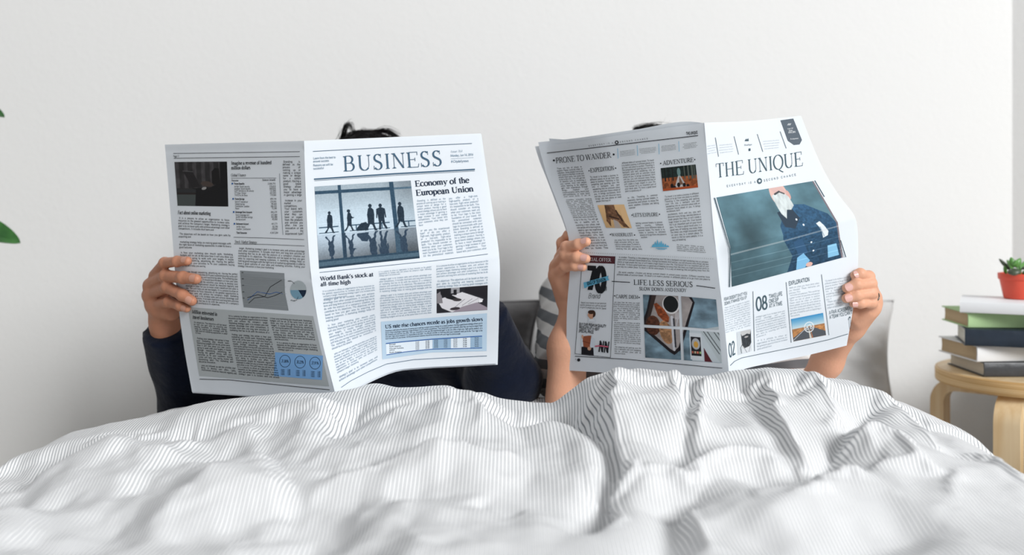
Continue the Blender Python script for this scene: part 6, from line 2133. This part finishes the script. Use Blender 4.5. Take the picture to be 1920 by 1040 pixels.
# ------------------------------------------------------------------ books
def book(label, x, y, z, rot, L, Dp, T, cover, pages, hard=True, pg_in=.004, group='books stacked on the stool'):
    """near left corner of the spine at (x, y); spine faces the bed foot, tail edge faces the bed"""
    root = empty('book', (x, y, z)); tag(root, label, 'book', group)
    ca, sa = math.cos(rot), math.sin(rot)

    def tr(P): return np.array([(x + px_ * ca - py_ * sa, y + px_ * sa + py_ * ca, z + pz) for px_, py_, pz in P])
    c = .0022 if hard else .0008
    # case: bottom board, top board, rounded spine
    prof = []
    nseg = 8
    out = [(Dp, 0)] + [(.004 - .004 * math.sin(t), .004 - .004 * math.cos(t)) for t in np.linspace(0, math.pi / 2, 4)]
    out = [(Dp, 0.0), (.003, 0.0), (.0008, .0010), (0.0, .003), (-.0008, T / 2), (0.0, T - .003), (.0008, T - .0010), (.003, T), (Dp, T)]
    inn = [(Dp, c), (.005, c), (.0035, .0035), (.0022, T / 2), (.0035, T - .0035), (.005, T - c), (Dp, T - c)]
    V = []
    N = len(out) + len(inn)
    ring = out + inn[::-1]
    for xx in (0, L): V += [(xx, yy, zz) for yy, zz in ring]
    Fc = [(i, (i + 1) % N, N + (i + 1) % N, N + i) for i in range(N)]
    # end faces as quads between outer and inner runs
    om = [0, 1, 2, 4, 6, 7, 8]
    for k in range(6):
        a, b = om[k], om[k + 1]; ia, ib = N - 1 - k, N - 2 - k
        q = [a] + list(range(a + 1, b + 1)) + [ib, ia]
        Fc.append(tuple(q[::-1])); Fc.append(tuple(N + i for i in q))
    me = obj('cover', tr(V), Fc, cover, root, False)
    bm = bmesh.new(); bm.from_mesh(me.data); bmesh.ops.recalc_face_normals(bm, faces=bm.faces); bm.to_mesh(me.data); bm.free()
    autosmooth(me, 40)
    # page block
    i = pg_in if hard else .0006
    P = []
    for xx in (i, L - i):
        P += [(xx, .003, c), (xx, Dp - i, c), (xx, Dp - i - .002, T / 2), (xx, Dp - i, T - c), (xx, .003, T - c), (xx, .0022, T / 2)]
    Fb = [tuple(range(6)), tuple(range(11, 5, -1))] + [(k, 6 + k, 6 + (k + 1) % 6, (k + 1) % 6) for k in range(6)]
    me = obj('page_block', tr(P), Fb, pages, root, False)
    bm = bmesh.new(); bm.from_mesh(me.data); bmesh.ops.recalc_face_normals(bm, faces=bm.faces); bm.to_mesh(me.data); bm.free()
    return root


def page_mat(name, c):
    return mat(name, c, .85, .1, vary=(1.0, .10, (8, 8, 900)), bump=(1.0, .0006, (8, 8, 900)))


M_pgw = page_mat('pages_ivory', (214, 206, 190)); M_pgy = page_mat('pages_tan', (196, 172, 138)); M_pgl = page_mat('pages_pale', (222, 218, 206))
B_char = mat('charcoal_leather', (52, 54, 58), .38, .5, bump=(70, .001), vary=(30, .15))
B_white = mat('white_cloth', (232, 232, 232), .6, .3, bump=(120, .0004))
B_navy = mat('navy_leather', (30, 42, 56), .36, .5, bump=(60, .001), vary=(24, .2))
B_green = mat('green_cloth', (178, 208, 156), .7, .2, bump=(160, .0005), vary=(20, .06))
B_card = mat('white_card', (238, 240, 242), .45, .35)
z0 = SZ + .0006
bs_ = [('charcoal leather-bound book, lowest of the stack on the stool', .874, 1.842, .0272, math.radians(1), .21, .150, B_char, M_pgw, True),
       ('thick white book with tan page edges, second from the bottom of the stack', .861, 1.842, .0300, math.radians(5), .20, .140, B_white, M_pgy, True),
       ('navy blue leather-bound book in the middle of the stack', .838, 1.842, .0316, math.radians(-17), .20, .135, B_navy, M_pgl, True),
       ('pale green cloth-bound book, second from the top of the stack', .848, 1.850, .0280, math.radians(-3), .20, .13, B_green, M_pgy, True),
       ('white softcover book on top of the stack, the red pot standing on it', .832, 1.850, .0205, math.radians(-26), .21, .15, B_card, M_pgl, False)]
for lb, x, y, T, rt, L, Dp, cv, pg, hd in bs_:
    book(lb, x, y, z0, rt, L, Dp, T, cv, pg, hd)
    z0 += T + .0004
TOPZ = z0

# ------------------------------------------------------------------ potted succulent
px_, py_ = (1911 - CX) / F * 1.905, 1.905
pot = empty('potted_succulent', (px_, py_, TOPZ))
tag(pot, 'small succulent in an orange-red plastic pot on the book stack', 'plant')
m_ = MB()
m_.lathe((px_, py_, TOPZ), [(.0245, 0), (.0265, .0005), (.0275, .002), (.0345, .036), (.0358, .0365), (.0372, .038), (.0378, .0475), (.0370, .0485), (.0350, .0482), (.0335, .040), (.031, .030)], 48, True, False)
autosmooth(m_.build('pot', mat('orange_red_plastic', (222, 84, 62), .42, .45, vary=(40, .05)), pot, True), 40)
m_ = MB(); m_.lathe((px_, py_, TOPZ), [(.0335, .0400), (.020, .0425), (.008, .043)], 32, False, True); m_.build('soil', mat('soil', (62, 48, 38), .95, .1, bump=(400, .002)), pot, True)


def leaf_solid(base, tip, width, thick, up, m, parent, name='leaf', n=12, curl=.0):
    base = np.array(base, float); tip = np.array(tip, float); up = np.array(up, float)
    ax = tip - base; L = np.linalg.norm(ax); ax /= L
    up = up - ax * (up @ ax); up /= np.linalg.norm(up); sd = np.cross(ax, up)
    V = []; k = 10
    for i in range(n + 1):
        t = i / n
        w = width * (math.sin(math.pi * min(1, t * .92 + .06)) ** .75) * (1 - .15 * t) + .0004
        h = thick * (math.sin(math.pi * min(1, t * .95 + .04)) ** .6) + .0003
        c = base + ax * L * t + up * curl * L * (t * t)
        for j in range(k):
            a = 2 * math.pi * j / k
            V.append(c + sd * w * .5 * math.cos(a) + up * h * .5 * math.sin(a))
    Fc = [(i * k + j, i * k + (j + 1) % k, (i + 1) * k + (j + 1) % k, (i + 1) * k + j) for i in range(n) for j in range(k)] + [tuple(range(k - 1, -1, -1)), tuple(n * k + j for j in range(k))]
    return obj(name, np.array(V), Fc, m, parent, True)


M_lg = mat('succulent_green', (92, 146, 70), .35, .5, vary=(70, .2), sss=.05)
M_lp = mat('succulent_purple_green', (74, 84, 66), .4, .5, vary=(80, .25))
S = lambda x, y, d=1.905: W(1780 + x / 4.157, 470 + y / 4.157, d)
leaf_solid(S(472, 150), S(388, 62), .0105, .007, (0.6, 0, .8), M_lp, pot)
leaf_solid(S(442, 180), S(428, 118, 1.890), .0075, .006, (0, -1, .2), M_lg, pot)
leaf_solid(S(455, 168, 1.875), S(560, 160, 1.870), .018, .010, (0, -.6, .8), M_lp, pot)
leaf_solid(S(505, 128, 1.89), S(478, 50, 1.893), .012, .006, (-.3, -1, .3), M_lg, pot)
leaf_solid(S(515, 128, 1.89), S(556, 58, 1.893), .013, .006, (.3, -1, .3), M_lg, pot)
leaf_solid(S(508, 125, 1.880), S(520, 72, 1.868), .015, .006, (0, -1, .3), M_lg, pot)
leaf_solid(S(560, 140, 1.90), S(640, 118, 1.90), .0105, .007, (0, 0, 1), M_lp, pot)
leaf_solid(S(570, 176, 1.885), S(622, 160, 1.875), .013, .009, (0, -.4, 1), M_lg, pot)
leaf_solid(S(525, 150, 1.92), S(610, 70, 1.95), .011, .007, (-.4, 0, 1), M_lg, pot)
leaf_solid(S(495, 150, 1.93), S(450, 70, 1.955), .011, .007, (.4, 0, 1), M_lg, pot)
m_ = MB(); m_.tube([(px_, py_, TOPZ + .040), (px_ + .001, py_ - .002, TOPZ + .054), (px_, py_ - .004, TOPZ + .062)], .0025, 8); m_.build('stem', M_lg, pot, True)

# ------------------------------------------------------------------ green house plant at the left edge
M_leaf = bpy.data.materials.new('glossy_leaf'); M_leaf.use_nodes = True
nt = M_leaf.node_tree; bs = nt.nodes['Principled BSDF']; bs.inputs['Roughness'].default_value = .32
tc = nt.nodes.new('ShaderNodeTexCoord'); wn = nt.nodes.new('ShaderNodeTexNoise'); wn.inputs['Scale'].default_value = 25
nt.links.new(tc.outputs['Object'], wn.inputs['Vector'])
cr = nt.nodes.new('ShaderNodeValToRGB'); nt.links.new(wn.outputs['Fac'], cr.inputs[0])
cr.color_ramp.elements[0].position = .35; cr.color_ramp.elements[0].color = tuple(s2l((30, 70, 34))) + (1,)
cr.color_ramp.elements[1].position = .7; cr.color_ramp.elements[1].color = tuple(s2l((62, 118, 52))) + (1,)
nt.links.new(cr.outputs[0], bs.inputs['Base Color'])
gx, gy = -1.16, 2.05
gp = empty('house_plant', (gx, gy, 0))
tag(gp, 'tall green leafy plant at the left edge, only leaf tips reaching into view', 'plant')
m_ = MB(); m_.lathe((gx, gy, 0), [(.07, 0), (.085, .004), (.105, .19), (.112, .20), (.112, .215), (.100, .215), (.097, .18)], 40, True, False)
autosmooth(m_.build('pot', mat('white_ceramic', (225, 225, 222), .3, .5), gp, True), 40)
m_ = MB(); m_.lathe((gx, gy, 0), [(.098, .185), (.05, .190), (.01, .192)], 24, False, True); m_.build('soil', mat('plant_soil', (58, 44, 34), .95, .1), gp, True)


def big_leaf(base, tip, width, up, curl=.15, cup=.25):
    base = np.array(base, float); tip = np.array(tip, float); up = np.array(up, float)
    ax = tip - base; L = np.linalg.norm(ax); ax /= L
    up = up - ax * (up @ ax); up /= np.linalg.norm(up); sd = np.cross(ax, up)
    n, k = 18, 12; V = []
    for side in (1, -1):
        for i in range(n + 1):
            t = i / n
            w = width / 2 * (math.sin(math.pi * min(1, t ** .85)) ** .62) * (1 - .25 * t)
            for j in range(k + 1):
                s = -1 + 2 * j / k
                V.append(base + ax * L * t + sd * w * s + up * (cup * w * abs(s) ** 1.4 - curl * L * t * t + .02 * w * math.sin(abs(s) * 9 + t * 22)) + up * side * .0005)
    f1 = gridfaces(n + 1, k + 1); f2 = f1[:, ::-1] + (n + 1) * (k + 1)
    obj('leaf', np.array(V), np.concatenate([f1, f2]), M_leaf, gp, True)
    m_ = MB(); m_.tube([base - ax * .02, base, base + ax * L * .35 - up * curl * L * .35 ** 2 + up * .0006, base + ax * L * .7 - up * curl * L * .7 ** 2 + up * .0006, base + ax * L * .97 - up * curl * L * .97 ** 2 + up * .0006], [.0018, .0016, .0011, .0007, .0003], 5)
    m_.build('midrib', M_leaf, gp, True)


stem_top = np.array([-1.14, 2.02, 1.02])
lv = [(W(-62, 420, 1.98), W(35, 448, 1.96), .058, (.15, -.75, .65), .10), (W(-60, 196, 1.98), W(8, 213, 1.97), .045, (.1, -.5, .85), .10),
      (W(-95, 330, 2.0), W(-190, 300, 1.93), .06, (-.1, -.6, .8), .2), (W(-100, 260, 2.05), W(-60, 150, 2.10), .06, (.2, -.9, .2), .2),
      (W(-110, 500, 2.0), W(-30, 560, 1.9), .06, (.2, -.7, .7), .2), (W(-120, 520, 2.05), W(-230, 560, 1.98), .06, (-.3, -.6, .7), .2), (W(-105, 180, 2.05), W(-150, 70, 2.05), .055, (-.2, -.9, .3), .2)]
for a, b, w, up, cu in lv: big_leaf(a, b, w, up, cu)
stem = [np.array([gx, gy, .18]), np.array([-1.175, 2.04, .5]), np.array([-1.165, 2.03, .8]), np.array([-1.16, 2.04, 1.0])]
m_ = MB(); m_.tube(stem, [.007, .006, .005, .003], 8)
for a, b, w, up, cu in lv:
    zz = a[2] - .05; i = np.interp(zz, [p[2] for p in stem], range(4)); k = int(min(i, 2)); p = stem[k] * (1 - (i - k)) + stem[k + 1] * (i - k)
    m_.tube([p, (p + a) / 2 + [0, 0, .01], a], [.003, .0024, .0018], 6)
m_.build('stem', mat('plant_stem', (88, 104, 60), .6), gp, True)
